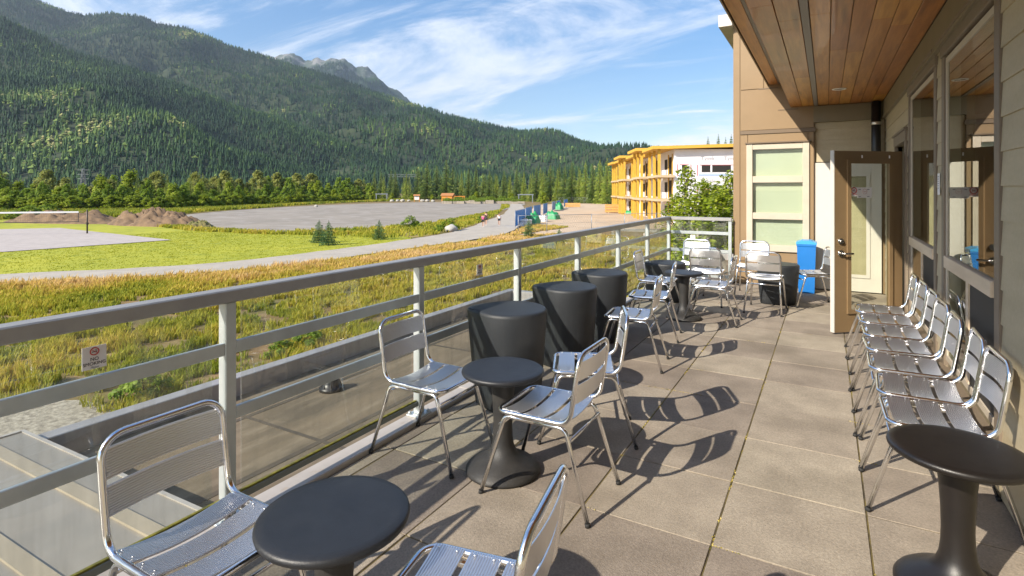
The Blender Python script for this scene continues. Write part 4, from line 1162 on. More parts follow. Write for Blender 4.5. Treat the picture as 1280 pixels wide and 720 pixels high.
# ================================================================== CHAIRS
def slat(L0, L1, w, dish, name, parent, plane):
    """ribbed slat: cross-section with fine ribs swept across the chair; plane maps (across, along, normal)"""
    nr = 12; prof = []; pw = w / nr
    for k in range(nr):
        a0 = -w / 2 + pw * k
        prof += [(a0, -.0006), (a0 + pw * .12, .0012), (a0 + pw * .62, .0012), (a0 + pw * .72, -.0022), (a0 + pw * .98, -.0022)]
    prof += [(w / 2, -.004), (-w / 2, -.004)]
    n = 11; V = []
    for i in range(n):
        t = i / (n - 1); y = L0 + (L1 - L0) * t; dz = -dish * (1 - (2 * t - 1) ** 2)
        for (a, b) in prof: V.append(plane(y, a, b + dz))
    K = len(prof); F = []
    for i in range(n - 1):
        for k in range(K): F.append((i * K + k, i * K + (k + 1) % K, (i + 1) * K + (k + 1) % K, (i + 1) * K + k))
    F += [tuple(range(K))[::-1], tuple((n - 1) * K + k for k in range(K))]
    m = MB(); m.add(V, F, False)
    for y in (L0 + .016, L1 - .016):
        for a in (-w * .3, w * .3):
            q = [plane(y, a, .0016), plane(y, a, .0045)]; m.tube(q, .0042, 6)
    return m.build(name, M['slat'], parent, local=True)

def make_chair():
    root = empty('bistro_chair', (0, 0, 0), 'aluminium slatted bistro chair', 'chair', 'aluminium slatted chairs on the terrace')
    ZS = .452; hw = .205; rt_ = .0122
    P = [(-.252, 0, .80), (-.252, hw, .80), (-.222, hw, .60), (-.198, hw, ZS), (.215, hw, ZS - .004), (.215, -hw, ZS - .004), (-.198, -hw, ZS), (-.222, -hw, .60), (-.252, -hw, .80)]
    pts = rounded(P, [0, .075, .4, .075, .062, .062, .075, .4, .075], closed=True, seg=7)
    MB().tube(pts, rt_, 12, closed=True).build('frame', M['tube'], root, local=True)
    for sy in (1, -1):
        ft = [( .168, sy * .192, ZS - .026), (.30, sy * .222, .012)]
        for sx in (1, -1):
            pl = rounded([(0, sy * .190, ZS - .027), (sx * .172, sy * .192, ZS - .027), (sx * .30, sy * .222, .012)], .045, seg=6)
            lg = MB().tube(pl, .0112, 10).build('leg', M['tube'], root, local=True)
            MB().tube([(sx * .2985, sy * .2216, .017), (sx * .302, sy * .2225, 0.0)], .0132, 10).build('rubber_foot', M['rubber'], lg, local=True)
    for sx in (1, -1):
        MB().tube([(sx * .199, -.196, .375), (sx * .199, .196, .375)], .0085, 8).build('stretcher', M['tube'], root, local=True)
    for k in range(3):
        cx = -.118 + k * .125
        slat(-hw + .004, hw - .004, .106, .022, 'seat_slat', root, lambda y, a, b, cx=cx: (cx + a, y, ZS + .009 + b))
    for zc in (.715, .60):
        xc = -.222 - (zc - .60) * .15 if zc > .6 else -.222
        dx = -.15 if zc > .65 else -.13
        ln = math.hypot(1, dx)
        # faces forward; the ribs show on both sides
        slat(-hw + .002, hw - .002, .098, .020, 'back_slat', root, lambda y, a, b, xc=xc, zc=zc, dx=dx, ln=ln: (xc + a * dx / ln + b + .004, y, zc + a / ln))
    return root

chairs = [   # x, y, heading, label
    (-1.78, 1.09, 0, 'chair nearest the photographer by the railing, left of the closest round table'),
    (-.88, 1.26, 190, 'chair cut off by the bottom photo edge, right of the closest round table'),
    (-2.11, 2.72, 0, 'chair with its back to the railing, left of the table before the big charcoal stools'),
    (-1.285, 2.675, 180, 'chair facing the railing, right of the table before the big charcoal stools'),
    (-1.384, 3.43, 203, 'turned chair right of the nearest big charcoal stool'),
    (-1.575, 5.02, 187, 'nearer chair of the close pair right of the farthest big charcoal stool'),
    (-1.68, 6.05, 189, 'farther chair of the close pair right of the big stools'),
    (-1.90, 7.12, 2, 'chair with its back to the railing, left of the far round table'),
    (-1.47, 8.22, 92, 'chair behind the far round table, its seat turned to the end railing'),
    (-1.83, 9.0, 268, 'farthest chair, right up against the end railing glass'),
    (-1.21, 7.09, 180, 'chair facing the railing, right of the far round table'),
    (-.705, 8.06, 88, 'chair seen from behind with bright back, before the low stool under the cream window'),
    (-.98, 9.16, 270, 'chair under the cream window, behind the bright-backed chair'),
    (-.16, 8.77, 203, 'chair left of the open brown door, in front of the blue bin'),
]
row = [(3.50, 'chair closest to the black round table in the row along the siding wall'), (3.95, 'chair next past the closest one in the wall row, under the near window'), (4.44, 'chair midway under the near window in the wall row'),
       (4.94, 'chair in the middle of the wall row at the far side of the near window'), (5.40, 'chair in the wall row below the narrow white notice'), (5.89, 'chair last but one before the open door in the wall row'), (6.36, 'chair in the wall row closest to the open brown door')]
proto = make_chair()
rr_ = random.Random(12)
allc = [(x, y, h, l, 'chairs around the tables and stools') for x, y, h, l in chairs] + [(.478 + rr_.uniform(-.012, .012), y, 180 + rr_.uniform(-3.5, 3.5), l, 'chairs in a row along the siding wall') for y, l in row]
for i, (x, y, h, l, gname) in enumerate(allc):
    o = proto if i == 0 else copy_tree(proto)
    o.location = (x, y, .002); o.rotation_euler = (0, 0, R(h)); o['label'] = l; o['group'] = gname

# ================================================================== ROUND TABLES
def make_table(top_m, stem_m):
    root = empty('round_table', (0, 0, 0), 'round pedestal table', 'table', 'small round pedestal tables')
    R_ = .236; T = MB()
    T.lathe([(.09, .540), (.20, .546), (.224, .550), (.233, .557), (R_, .566), (.234, .574), (.227, .5795), (.20, .581), (.10, .5812), (.002, .5813)], 64)
    T.build('tabletop', top_m, root, local=True)
    B = MB()
    B.lathe([(.205, 0.0), (.213, .006), (.213, .016), (.203, .030), (.178, .050), (.140, .070), (.100, .092), (.074, .120), (.062, .155), (.056, .20), (.054, .26), (.056, .34), (.061, .42), (.068, .49), (.082, .530), (.10, .5395)], 48)
    B.build('pedestal', stem_m, root, local=True)
    return root
t0 = make_table(M['charcoal'], M['stem'])
t0.location = (-1.354, 1.241, .001); t0['label'] = 'charcoal round table closest to the photographer, its base out of the picture'
for (x, y, l) in ((-1.609, 2.72, 'charcoal round table with flared base before the big charcoal stools'), (-1.55, 7.06, 'far charcoal round table ringed by four chairs')):
    o = copy_tree(t0); o.location = (x, y, .001); o['label'] = l
o = copy_tree(t0); o.location = (.452, 2.77, .001); o['label'] = 'black-brown round table at the right beside the wall row of chairs'
for ch in o.children: 
    ch.data = ch.data.copy(); ch.data.materials[0] = M['brownblack']

# ================================================================== MOULDED STOOLS
def make_stool(h, rt, rb, rot, label, group, loc):
    root = empty('moulded_stool', (loc[0], loc[1], .001), label, 'stool', group, rz=rot)
    def shp(a):                                 # rounded, drawn out to one corner
        d = math.atan2(math.sin(a), math.cos(a))
        return 1.0 + .30 * math.exp(-(d / .42) ** 2) - .04 * math.cos(2 * a)
    m = MB(); prof = [(rb * .97, 0), (rb, .012)]
    for k in range(1, 9): prof.append((rb + (rt - rb) * (k / 8) ** .9, .012 + (h - .04) * k / 8))
    prof += [(rt * .995, h - .016), (rt * .97, h - .006), (rt * .93, h - .001), (rt * .85, h), (.004, h + .001)]
    m.lathe(prof, 96, shape=shp)
    m.build('body', M['stool'], root, local=True)
    return root
G1 = 'big charcoal moulded stools by the railing'; G2 = 'low charcoal moulded stools'
s_a = make_stool(.72, .272, .222, R(200), 'big charcoal moulded stool nearest the camera, behind the pedestal table', G1, (-2.05, 3.60))
o = copy_tree(s_a); o.location = (-2.07, 4.70, .001); o.rotation_euler.z = R(202); o['label'] = 'middle one of the three big charcoal moulded stools in line'
o = copy_tree(s_a); o.location = (-2.10, 5.68, .001); o.rotation_euler.z = R(204); o['label'] = 'farthest of the three big charcoal moulded stools in line'
s_b = make_stool(.555, .275, .228, R(205), 'low charcoal stool behind the far round table by the railing', G2, (-2.02, 8.12))
o = copy_tree(s_b); o.location = (-.60, 8.74, .001); o.rotation_euler.z = R(230); o['label'] = 'low charcoal stool under the cream window, between chairs'

# blue bin
bn = empty('recycling_bin', (-.27, 9.86, .001), 'tall narrow blue bin with lighter blue lid beside the white door', 'bin')
m = MB(); V = []
for (z, w_, d_) in ((0, .105, .13), (.02, .11, .135), (.72, .13, .155), (.735, .137, .162), (.76, .137, .162)):
    for (a, b) in ((-1, -1), (1, -1), (1, 1), (-1, 1)): V.append((a * w_, b * d_, z))
F = [(3, 2, 1, 0), (16, 17, 18, 19)] + [(4 * i + k, 4 * i + (k + 1) % 4, 4 * i + 4 + (k + 1) % 4, 4 * i + 4 + k) for i in range(4) for k in range(4)]
m.add(V, F); m.build('body', M['blue'], bn, local=True)
MB().prism([(-.142, .761), (.142, .761), (.142, .785), (.06, .815), (-.06, .815), (-.142, .785)], -.167, .167).build('lid', M['bluelid'], bn, local=True)

# ================================================================== FAR PROPS
M['glulam'] = mat('yellow_timber', (.62, .38, .05), (.55, .32, .04), scale=2, rough=.6)
M['fasciay'] = mat('yellow_roof_edge', (.62, .36, .05), rough=.6)
M['wrap'] = mat('white_house_wrap', (.76, .74, .76), (.70, .68, .71), scale=.6, rough=.6)
M['tape'] = mat('red_tape', (.55, .12, .14), rough=.6)
M['bluetape'] = mat('blue_tape', (.35, .45, .68), rough=.6)
M['dark'] = mat('dark_opening', (.02, .018, .016), rough=.9)
M['slabedge'] = mat('floor_edge_timber', (.50, .38, .24), rough=.7)
A = Vector((-17.7, 75.0)); e1 = Vector((-.446, .895)); e2 = Vector((.895, .446))
CB = empty('unfinished_building', (A.x, A.y, GZ), 'unfinished three storey building with yellow timber posts and white house wrap', 'building', rz=math.atan2(e2.y, e2.x))
# local frame: x along the end wall, y along the facade, z up
LEN = 48; HB = 10.0
m = MB(); m.box((0, 0, 0), (18, LEN, HB)); m.build('wall', M['wrap'], CB, local=True)
bays = [(0, 6.5, 2.0), (8.5, 6.5, 2.8), (17.5, 6, 1.8), (26, 6.5, 2.8), (34.5, 5.0, 1.8), (41, 6.5, 2.2)]
for (y0, ln, out) in bays:
    top = HB + (.35 if out > 2.5 else 0)
    m = MB()
    for (x, y) in ((-out, y0), (-out, y0 + ln), (-out, y0 + ln * .5)): m.box((x - .17, y - .17, 0), (x + .17, y + .17, top))
    b = m.build('timber_post', M['glulam'], CB, local=True)
    m = MB()
    for z in (3.2, 6.4): m.box((-out - .35, y0 - .45, z - .16), (-.02, y0 + ln + .45, z + .16))
    m.build('balcony_floor', M['slabedge'], CB, local=True)
    m = MB(); m.box((-out - 1.0, y0 - .8, top + .02), (.4, y0 + ln + .8, top + .42)); m.build('bay_roof', M['fasciay'], CB, local=True)
    for z in (0, 3.36, 6.56):
        MB().box((-.06, y0 + ln * .18, z + .2), (-.02, y0 + ln * .42, z + 2.5)).build('window_opening', M['dark'], CB, local=True); MB().box((-.06, y0 + ln * .62, z + .9), (-.02, y0 + ln * .86, z + 2.3)).build('window_opening', M['dark'], CB, local=True)
        MB().box((-.12, y0 + ln * .44, z + .05), (-.065, y0 + ln * .5, z + 2.9)).build('stud', M['glulam'], CB, local=True); MB().box((-.12, y0 + ln * .1, z + .05), (-.065, y0 + ln * .14, z + 2.9)).build('stud', M['glulam'], CB, local=True)
m = MB(); m.prism([(-.9, 10.02), (19, 10.52), (19, 10.95), (-.9, 10.42)], -1.0, LEN + .6); m.build('roof', M['fasciay'], CB, local=True)
for (x0, x1, z0, z1) in ((3.6, 7.4, 6.95, 7.85), (11.2, 14, 6.95, 7.85), (3.6, 7.4, 3.6, 4.6), (1.0, 1.6, 6.9, 7.9)):
    w = MB().box((x0, -.05, z0), (x1, -.015, z1)).build('window_opening', M['dark'], CB, local=True)
    f = MB().box((x0 - .3, -.045, z1 + .02), (x1 + .3, -.013, z1 + .09)).box((x0 - .62, -.045, z0 - .5), (x0 - .54, -.013, z1 + .1)).box((x1 + .54, -.045, z0 - .5), (x1 + .62, -.013, z1 + .1))
    f.build('flashing_tape', M['tape'], CB, local=True)
    MB().box((x0 - .4, -.044, z0 - .5), (x1 + .4, -.012, z0 - .25)).build('sill_tape', M['bluetape'], CB, local=True)
    if x1 - x0 > 2: MB().box((x0 + (x1 - x0) * .3, -.06, z0), (x0 + (x1 - x0) * .36, -.052, z1)).build('mullion', M['wrap'], CB, local=True)
for k, (x, z) in enumerate(((4.4, 8.75), (7.4, 8.75), (10.4, 8.75), (13.4, 8.75), (4.4, 5.75), (7.4, 5.75), (10.4, 5.75))):
    text('Tyvek', .75, CB, M['greyink'], (x, -.02, z), (R(90), 0, 0), name='wrap_lettering', ext=.002)

# chain-link fence
M['galv'] = mat('galvanised_pipe', (.30, .32, .36), rough=.5, metal=.6)
def wire_fence(name, pts, h, step, label, wires=True):
    root = empty(name, (pts[0][0], pts[0][1], GZ), label, 'fence', 'wire fences round the building site')
    m = MB(); ps = []
    for (a, b) in zip(pts, pts[1:]):
        a, b = Vector(a), Vector(b); n = max(1, int((b - a).length / step))
        for k in range(n): ps.append(a.lerp(b, k / n))
    ps.append(Vector(pts[-1]))
    for p in ps: MB().tube([(p.x, p.y, GZ - .1), (p.x, p.y, GZ + h)], .04, 6).build('post', M['galv'], root)
    for (a, b) in zip(ps, ps[1:]):
        m.tube([(a.x, a.y, GZ + h - .05), (b.x, b.y, GZ + h - .05)], .025, 5); m.tube([(a.x, a.y, GZ + h * .5), (b.x, b.y, GZ + h * .5)], .012, 4)
    m.build('rail', M['galv'], root)
    w = MB()
    for (a, b) in zip(ps, ps[1:]):
        n = int((b - a).length / .22); 
        for k in range(n):
            t0, t1 = k / n, min(1, (k + h / .22 * .5) / n)
            p, q = a.lerp(b, t0), a.lerp(b, t1); hh = h * (t1 - t0) * n / (h / .22 * .5) if t1 < 1 else h * (1 - t0) * n / (h / .22 * .5)
            hh = min(h, hh)
            for (z0, z1) in ((.05, hh), (h, h - hh + .05)):
                d = (q - p).normalized(); w.add([(p.x, p.y, GZ + z0), (p.x + d.x * .012, p.y + d.y * .012, GZ + z0), (q.x + d.x * .012, q.y + d.y * .012, GZ + z1), (q.x, q.y, GZ + z1)], [(0, 1, 2, 3)])
    w.build('chain_link', M['galv'], root)
    return root
wire_fence('wire_fence', [(-28.0, 50.5), (-26.0, 53.2), (-22.6, 57.5), (-17.2, 64.0), (-8, 66)], 1.9, 3.4, 'wire mesh fence in front of the dirt yard, between the meadow and the site')
wire_fence('wire_fence', [(-86, 186), (-66, 178), (-45, 152)], 2.0, 6.0, 'far wire fence at the back of the dirt yard before the conifers')
# blue fence panels
M['bluecloth'] = mat('blue_site_screen', (.045, .22, .60), (.07, .27, .66), scale=2, rough=.6)
M['bluepale'] = mat('faded_blue_screen', (.22, .33, .50), rough=.6)
bp = [(-33.9, 59.9), (-36.2, 65.2), (-38.6, 71.2), (-42.6, 80), (-47, 90), (-55, 108), (-64, 130), (-74, 155)]
bq = [((644, 284.5), (656, 280)), ((657, 278), (664.5, 274.5)), ((667, 273), (677.5, 269.5)), ((679, 269), (688, 265)), ((690, 264), (694, 262.5)), ((696, 262), (703, 259.5)), ((705, 259), (711, 257.5))]
for i, (qa, qb) in enumerate(bq):
    a, b = Vector(gp(*qa)), Vector(gp(*qb)); ln = (b - a).length; d = (b - a).normalized(); b2 = b
    if ln > 8: ln = 8.0; b2 = a + d * ln
    root = empty('screened_fence_panel', (a.x, a.y, GZ), ('nearest blue screened fence panel at the path bend', 'blue screened fence panel just behind the nearest one', 'blue screened fence panel beside the green covered heap', 'blue screened fence panel between the two green covered heaps', 'faded blue fence panel past the second green heap', 'far blue fence panel near the conifers', 'farthest blue fence panel at the edge of the conifers')[i], 'fence panel', 'blue screened fence panels along the path')
    m = MB(); n = 8
    for k in range(n):
        p, q = a + d * ln * k / n, a + d * ln * (k + 1) / n; s = Vector((-d.y, d.x)) * .05 * (1 if k % 2 else -1); s2 = -s
        m.add([(p.x + s.x, p.y + s.y, GZ + .15), (q.x + s2.x, q.y + s2.y, GZ + .15), (q.x + s2.x, q.y + s2.y, GZ + 2.0), (p.x + s.x, p.y + s.y, GZ + 2.0)], [(0, 1, 2, 3)])
    sc = m.build('screen', M['bluecloth'] if i not in (4,) else M['bluepale'], root)
    so = sc.modifiers.new('thickness', 'SOLIDIFY'); so.thickness = .02
    f_ = MB()
    for p in (a, b2): f_.tube([(p.x, p.y, GZ - .05), (p.x, p.y, GZ + 2.1)], .03, 6)
    f_.tube([(a.x, a.y, GZ + 2.05), (b2.x, b2.y, GZ + 2.05)], .025, 6); f_.build('frame', M['galv'], root)

# heaps under green sheets, pallets, pipes in the yard
M['greensheet'] = mat('green_sheet', (.02, .30, .10), (.015, .22, .075), scale=2, rough=.5)
M['lumber'] = mat('orange_lumber', (.60, .33, .10), (.52, .27, .08), scale=3, rough=.7)
def heap(name, x, y, lx, ly, h, m, seed, label, cat, group=None):
    mb = MB(); n = 14; V = []
    for i in range(n + 1):
        for j in range(n + 1):
            a, b = i / n * 2 - 1, j / n * 2 - 1; q = max(0, 1 - max(abs(a), abs(b)) ** 3)
            V.append((a * lx, b * ly, h * q ** .5 * (.8 + .45 * noise.noise((a * 2 + seed, b * 2, seed)))))
    F = [(i * (n + 1) + j, (i + 1) * (n + 1) + j, (i + 1) * (n + 1) + j + 1, i * (n + 1) + j + 1) for i in range(n) for j in range(n)]
    mb.add(V, F, True); o = mb.build(name, m); o.location = (x, y, GZ); tag(o, label, cat, group); return o
gx = lambda u, v: gp(u, v)
for (u, v, lx, ly, h, l) in ((666, 280, .85, .7, 1.7, 'green sheet over a heap right behind the nearest blue fence panel'), (690, 274, 1.1, .9, 1.4, 'bright green covered heap in the middle of the yard'), (698, 262, 1.0, .9, 1.8, 'far green covered heap by the blue fence'), (787, 267, 1.1, .8, .7, 'small green sheet on the dirt below the yellow posts')):
    x, y = gx(u, v); heap('covered_heap', x, y, lx, ly, h, M['greensheet'], u * .1, l, 'covered heap', 'green covered heaps in the building yard')
for (u, v, n, l) in ((769, 266, 3, 'orange lumber stack left of the yellow posts'), (780, 262, 2, 'lumber stack behind the other one at the foot of the yellow posts'), (716, 259, 2, 'low orange lumber stack far in the yard')):
    x, y = gx(u, v); root = empty('lumber_stack', (x, y, GZ), l, 'lumber', 'lumber stacks in the yard', rz=.4)
    for k in range(n):
        m = MB()
        for q in range(4): m.box((-2.0, -1.0 + q * .5, .15 + k * .55), (2.0 - .2 * (q % 2), -.54 + q * .5, .58 + k * .55))
        m.build('bundle', M['lumber'], root, local=True)
    m = MB(); m.box((-1.5, -1, 0), (-1.3, 1, .14)).box((1.3, -1, 0), (1.5, 1, .14)); m.build('skid', M['slabedge'], root, local=True)
for (u, v, l, mm) in ((657, 283, 'white sacks stacked just behind the nearest blue panel', 'paper'), (678, 277, 'small white box between the two green heaps', 'paper'), (652, 281, 'pale pallet stack by the nearest blue panel', 'slabedge')):
    x, y = gx(u, v); m = MB(); rb_ = random.Random(u)
    for k in range(3):
        for q in range(2): m.box((-.7 + q * .72, -.45, k * .3), (-.03 + q * .72, .45 + rb_.uniform(-.05, .05), k * .3 + .27), bev=.05)
    o = m.build('site_materials', M[mm]); o.location = (x, y, GZ); tag(o, l, 'building materials')

# orange shed, kiosk, timber frame, planters, van
x, y = at_d(560, 205)
sh = empty('garden_shed', (x, y, GZ), 'orange timber shed with pitched roof at the far edge of the gravel lot', 'shed', rz=R(20))
M['orange'] = mat('orange_stain', (.62, .24, .02), (.55, .2, .018), scale=1, rough=.6); M['shedroof'] = mat('brown_shed_roof', (.36, .16, .06), rough=.7)
MB().box((-2, -1.6, 0), (2, 1.6, 2.6)).build('wall', M['orange'], sh, local=True)
MB().prism([(-2.0, 2.55), (2.0, 2.55), (0, 3.7)], -1.75, 1.75, axis='x').build('roof', M['shedroof'], sh, local=True) if False else MB().prism([(-1.9, 2.5), (1.9, 2.5), (0, 3.5)], -2.4, 2.4, axis='x').build('roof', M['shedroof'], sh, local=True)
MB().box((-.5, -1.66, 0), (.5, -1.61, 2.1)).build('door', M['shedroof'], sh, local=True)
fr = MB()
for a in (2.6, 6.0):
    for b in (-1.2, 1.2): fr.box((a - .09, b - .09, 0), (a + .09, b + .09, 2.2))
fr.box((2.4, -1.3, 2.2), (6.2, -1.1, 2.4)).box((2.4, 1.1, 2.2), (6.2, 1.3, 2.4)); fr.build('lean_to', M['orange'], sh, local=True)
x, y = at_d(521, 215)
ki = empty('notice_kiosk', (x, y, GZ), 'small white notice kiosk with an orange roof left of the orange shed', 'kiosk', rz=R(30))
MB().box((-.9, -.08, .9), (.9, .08, 2.3)).build('board', M['paper'], ki, local=True); MB().box((-1.05, -.1, 0), (-.91, .1, 2.4)).box((.91, -.1, 0), (1.05, .1, 2.4)).build('post', M['orange'], ki, local=True); MB().prism([(-.6, 2.4), (.6, 2.4), (0, 2.95)], -1.3, 1.3, axis='x').build('roof', M['shedroof'], ki, local=True)
for (u, d, l, w_) in ((477, 235, 'grey timber frame at the lot edge left of the notice kiosk', 4.5), (657, 200, 'pale timber frame at the right end of the garden boxes', 5.0)):
    x, y = at_d(u, d); m = MB(); 
    fr = empty('timber_frame', (x, y, GZ), l, 'pergola', rz=R(30))
    for a in (-w_ / 2, w_ / 2): MB().box((a - .15, -.15, 0), (a + .15, .15, 2.8)).build('post', M['galv'], fr, local=True)
    MB().box((-w_ / 2 - .4, -.2, 2.8), (w_ / 2 + .4, .2, 3.15)).build('beam', M['galv'], fr, local=True)
pl = empty('planter_box', (0, 0, 0), 'timber garden box with plants in the row right of the orange shed', 'planter', 'garden boxes along the far edge of the gravel lot')
M['greywood'] = mat('grey_garden_timber', (.36, .31, .25), (.26, .22, .17), scale=3, rough=.8)
MB().box((-1.2, -.6, 0), (1.2, -.5, .8)).box((-1.2, .5, 0), (1.2, .6, .8)).box((-1.2, -.5, 0), (-1.1, .5, .8)).box((1.1, -.5, 0), (1.2, .5, .8)).build('box', M['greywood'], pl, local=True)
q = np.random.default_rng(4); PP = q.uniform((-1.1, -.5, .75), (1.1, .5, 1.7), (300, 3)); V, F = leaf_quads(PP, .16, q)
raw_mesh('plants', V, F, M['leaf_mid'], tint=np.repeat(q.random(300), 4), parent=pl)
rw = random.Random(6); first = True
for u in np.linspace(556, 652, 26):
    for d in ((198, 188) if (int(u) % 3) else (194,)):
        o = pl if first else copy_tree(pl); first = False; x, y = at_d(u + rw.uniform(-1.5, 1.5), d + rw.uniform(-3, 3)); o.location = (x, y, GZ); o.rotation_euler = (0, 0, R(25) + rw.uniform(-.2, .2)); s = rw.uniform(.8, 1.2); o.scale = (s, s, s * rw.uniform(.8, 1.3))
M['stone'] = mat('pale_boulder', (.42, .40, .37), (.30, .285, .26), scale=2, rough=.9, bump=.6, bscale=5)
def boulder(x, y, s, seed, label, group='boulders at the edges of the gravel lot and path'):
    V = []; n, k = 10, 14
    for i in range(n + 1):
        for j in range(k):
            a, b = math.pi * i / n, 2 * math.pi * j / k; p = Vector((math.sin(a) * math.cos(b), math.sin(a) * math.sin(b), math.cos(a)))
            f = 1 + .35 * noise.noise(p * 1.3 + Vector((seed, 0, seed))); V.append((p.x * f * s, p.y * f * s * .8, p.z * f * s * .62))
    F = [(i * k + j, i * k + (j + 1) % k, (i + 1) * k + (j + 1) % k, (i + 1) * k + j) for i in range(n) for j in range(k)]
    mb = MB(); mb.add(V, F, True); o = mb.build('boulder', M['stone']); o.location = (x, y, GZ + s * .35); tag(o, label, 'boulder', group)
x, y = gp(564, 289); boulder(x, y, .75, 3, 'pale boulder on the verge beside the path, below the green shrub')
for u, d, s in ((490, 224, .9), (497, 226, .8), (503, 222, 1.0), (511, 224, .7), (528, 220, 1.0), (534, 219, .9), (541, 217, .8), (395, 150, .6)):
    x, y = at_d(u, d); boulder(x, y, s, u * .3, 'grey boulder in the line left of the orange shed' if u > 400 else 'lone flat boulder at the weedy near corner of the gravel lot')
x, y = at_d(430, 245)
vn = empty('parked_van', (x, y, GZ), 'white van parked among the shrubs at the far left edge of the gravel lot', 'van', rz=R(28))
M['carwhite'] = mat('white_car_paint', (.75, .75, .74), rough=.25); M['carglass'] = mat('dark_car_glass', (.02, .025, .03), rough=.1)
MB().prism([(-4.2, .55), (4.0, .55), (4.2, 1.5), (3.0, 1.75), (2.4, 2.75), (-4.2, 2.75)], -1.1, 1.1).build('body', M['carwhite'], vn, local=True)
MB().box((-3.4, -1.13, 1.75), (2.1, -1.102, 2.4)).build('window', M['carglass'], vn, local=True)
for a in (-2.7, 2.7):
    for b in (-1.12, .9): MB().tube([(a, b, .45), (a, b + .24, .45)], .45, 14).build('wheel', M['rubber'], vn, local=True)

# volleyball net
NX, NY = gp(109, 292)
D_ = Vector((-.99, -.12, 0)).normalized()
d2 = Vector((gp(0, 292)[0] - NX, 0, 0))
far = Vector((at_d(-170, 52)[0], at_d(-170, 52)[1])) ; nv = (far - Vector((NX, NY))).normalized()
vb = empty('volleyball_net', (NX, NY, GZ), 'beach volleyball net on a dark post over the sand court', 'net')
M['darkpost'] = mat('dark_post_paint', (.05, .035, .02), rough=.5)
MB().tube([(NX, NY, GZ - .1), (NX, NY, GZ + 2.5)], .075, 10).box((NX - .12, NY - .1, GZ + .95), (NX + .1, NY + .1, GZ + 1.15)).build('post', M['darkpost'], vb)
p2 = Vector((NX, NY)) + nv * 10.5
MB().tube([(p2.x, p2.y, GZ - .1), (p2.x, p2.y, GZ + 2.5)], .075, 10).build('post', M['darkpost'], vb)
q1 = Vector((NX, NY)) + nv * .75; q2 = Vector((NX, NY)) + nv * 9.8
def strip3(a, b, z0, z1, t=.03):
    dd_ = (b - a).normalized(); n_ = Vector((-dd_.y, dd_.x)) * t / 2
    c = (a + b) / 2; return MB().obox((c.x, c.y, GZ + (z0 + z1) / 2), ((dd_.x, dd_.y, 0), (n_.x, n_.y, 0), (0, 0, 1)), ((b - a).length / 2, t / 2, (z1 - z0) / 2))
strip3(q1, q2, 2.18, 2.34).build('top_tape', M['paper'], vb)
strip3(q1, q2, 1.22, 1.29).build('bottom_tape', M['ink'], vb)
strip3(q1, q1 + nv * .06, 1.29, 2.18).build('side_tape', M['ink'], vb)
nt = MB()
for k in range(1, 46): p = q1.lerp(q2, k / 46); nt.bar((p.x, p.y, GZ + 1.29), (p.x, p.y, GZ + 2.18), .006)
for k in range(1, 5): z = GZ + 1.29 + .178 * k; nt.bar((q1.x, q1.y, z), (q2.x, q2.y, z), .006)
nt.build('mesh', M['ink'], vb)
cdm = MB().tube([(NX, NY, GZ + 2.3), (q1.x, q1.y, GZ + 2.28)], .012, 5); cdm.tube([(NX, NY, GZ + 1.2), (q1.x, q1.y, GZ + 1.25)], .012, 5); cdm.build('cord', M['ink'], vb)

# power gantry on the lower mountain slope, small pylon on the left
M['pylon'] = mat('pale_grey_steel', (.13, .145, .15), rough=.5)
def gantry(u0, u1, v, d, vb_, label):
    a, b = at_d(u0, d), at_d(u1, d); zt = CAMH + (HOR - v) * d / FPX; 
    root = empty('power_gantry', (a[0], a[1], GZ), label, 'power line mast')
    m = MB(); w = 1.1
    for k in (0, 1.8): m.bar((a[0], a[1], zt + k), (b[0], b[1], zt + k), .3)
    n = 8
    for k in range(n):
        p = [a[i] + (b[i] - a[i]) * k / n for i in (0, 1)]; q = [a[i] + (b[i] - a[i]) * (k + 1) / n for i in (0, 1)]; m.bar((*p, zt if k % 2 else zt + 1.8), (*q, zt + 1.8 if k % 2 else zt), .18)
    m.build('beam', M['pylon'], root)
    for f in (.25, .75):
        p = [a[i] + (b[i] - a[i]) * f for i in (0, 1)]; MB().bar((*p, GZ), (*p, zt), .4).build('mast', M['pylon'], root)
gantry(485, 521, 221, 420, 240, 'pale steel power line gantry rising above the trees left of the orange shed')
x, y = at_d(104, 330); zt = CAMH + 36 * 330 / FPX - 4
py_ = empty('power_pylon', (x, y, GZ), 'slim steel power pylon at the foot of the forested slope on the left', 'power line mast'); m = MB()
for (a, b) in ((-1, -1), (1, -1), (1, 1), (-1, 1)): m.bar((x + a * 1.6, y + b * 1.6, GZ), (x + a * .4, y + b * .4, zt), .28)
for k in range(6):
    z = GZ + (zt - GZ) * k / 6; z2 = GZ + (zt - GZ) * (k + 1) / 6; w0 = 1.6 - 1.2 * k / 6; w1 = 1.6 - 1.2 * (k + 1) / 6
    for s in (-1, 1): m.bar((x - w0, y + s * w0, z), (x + w1, y + s * w1, z2), .18); m.bar((x + w0, y + s * w0, z), (x - w1, y + s * w1, z2), .18)
m.build('tower', M['pylon'], py_)
m = MB()
for k in range(3): z = zt - 1 - k * 2.6; m.bar((x - 3.4, y - 1.5, z), (x + 3.4, y + 1.5, z), .25)
m.build('cross_arm', M['pylon'], py_)

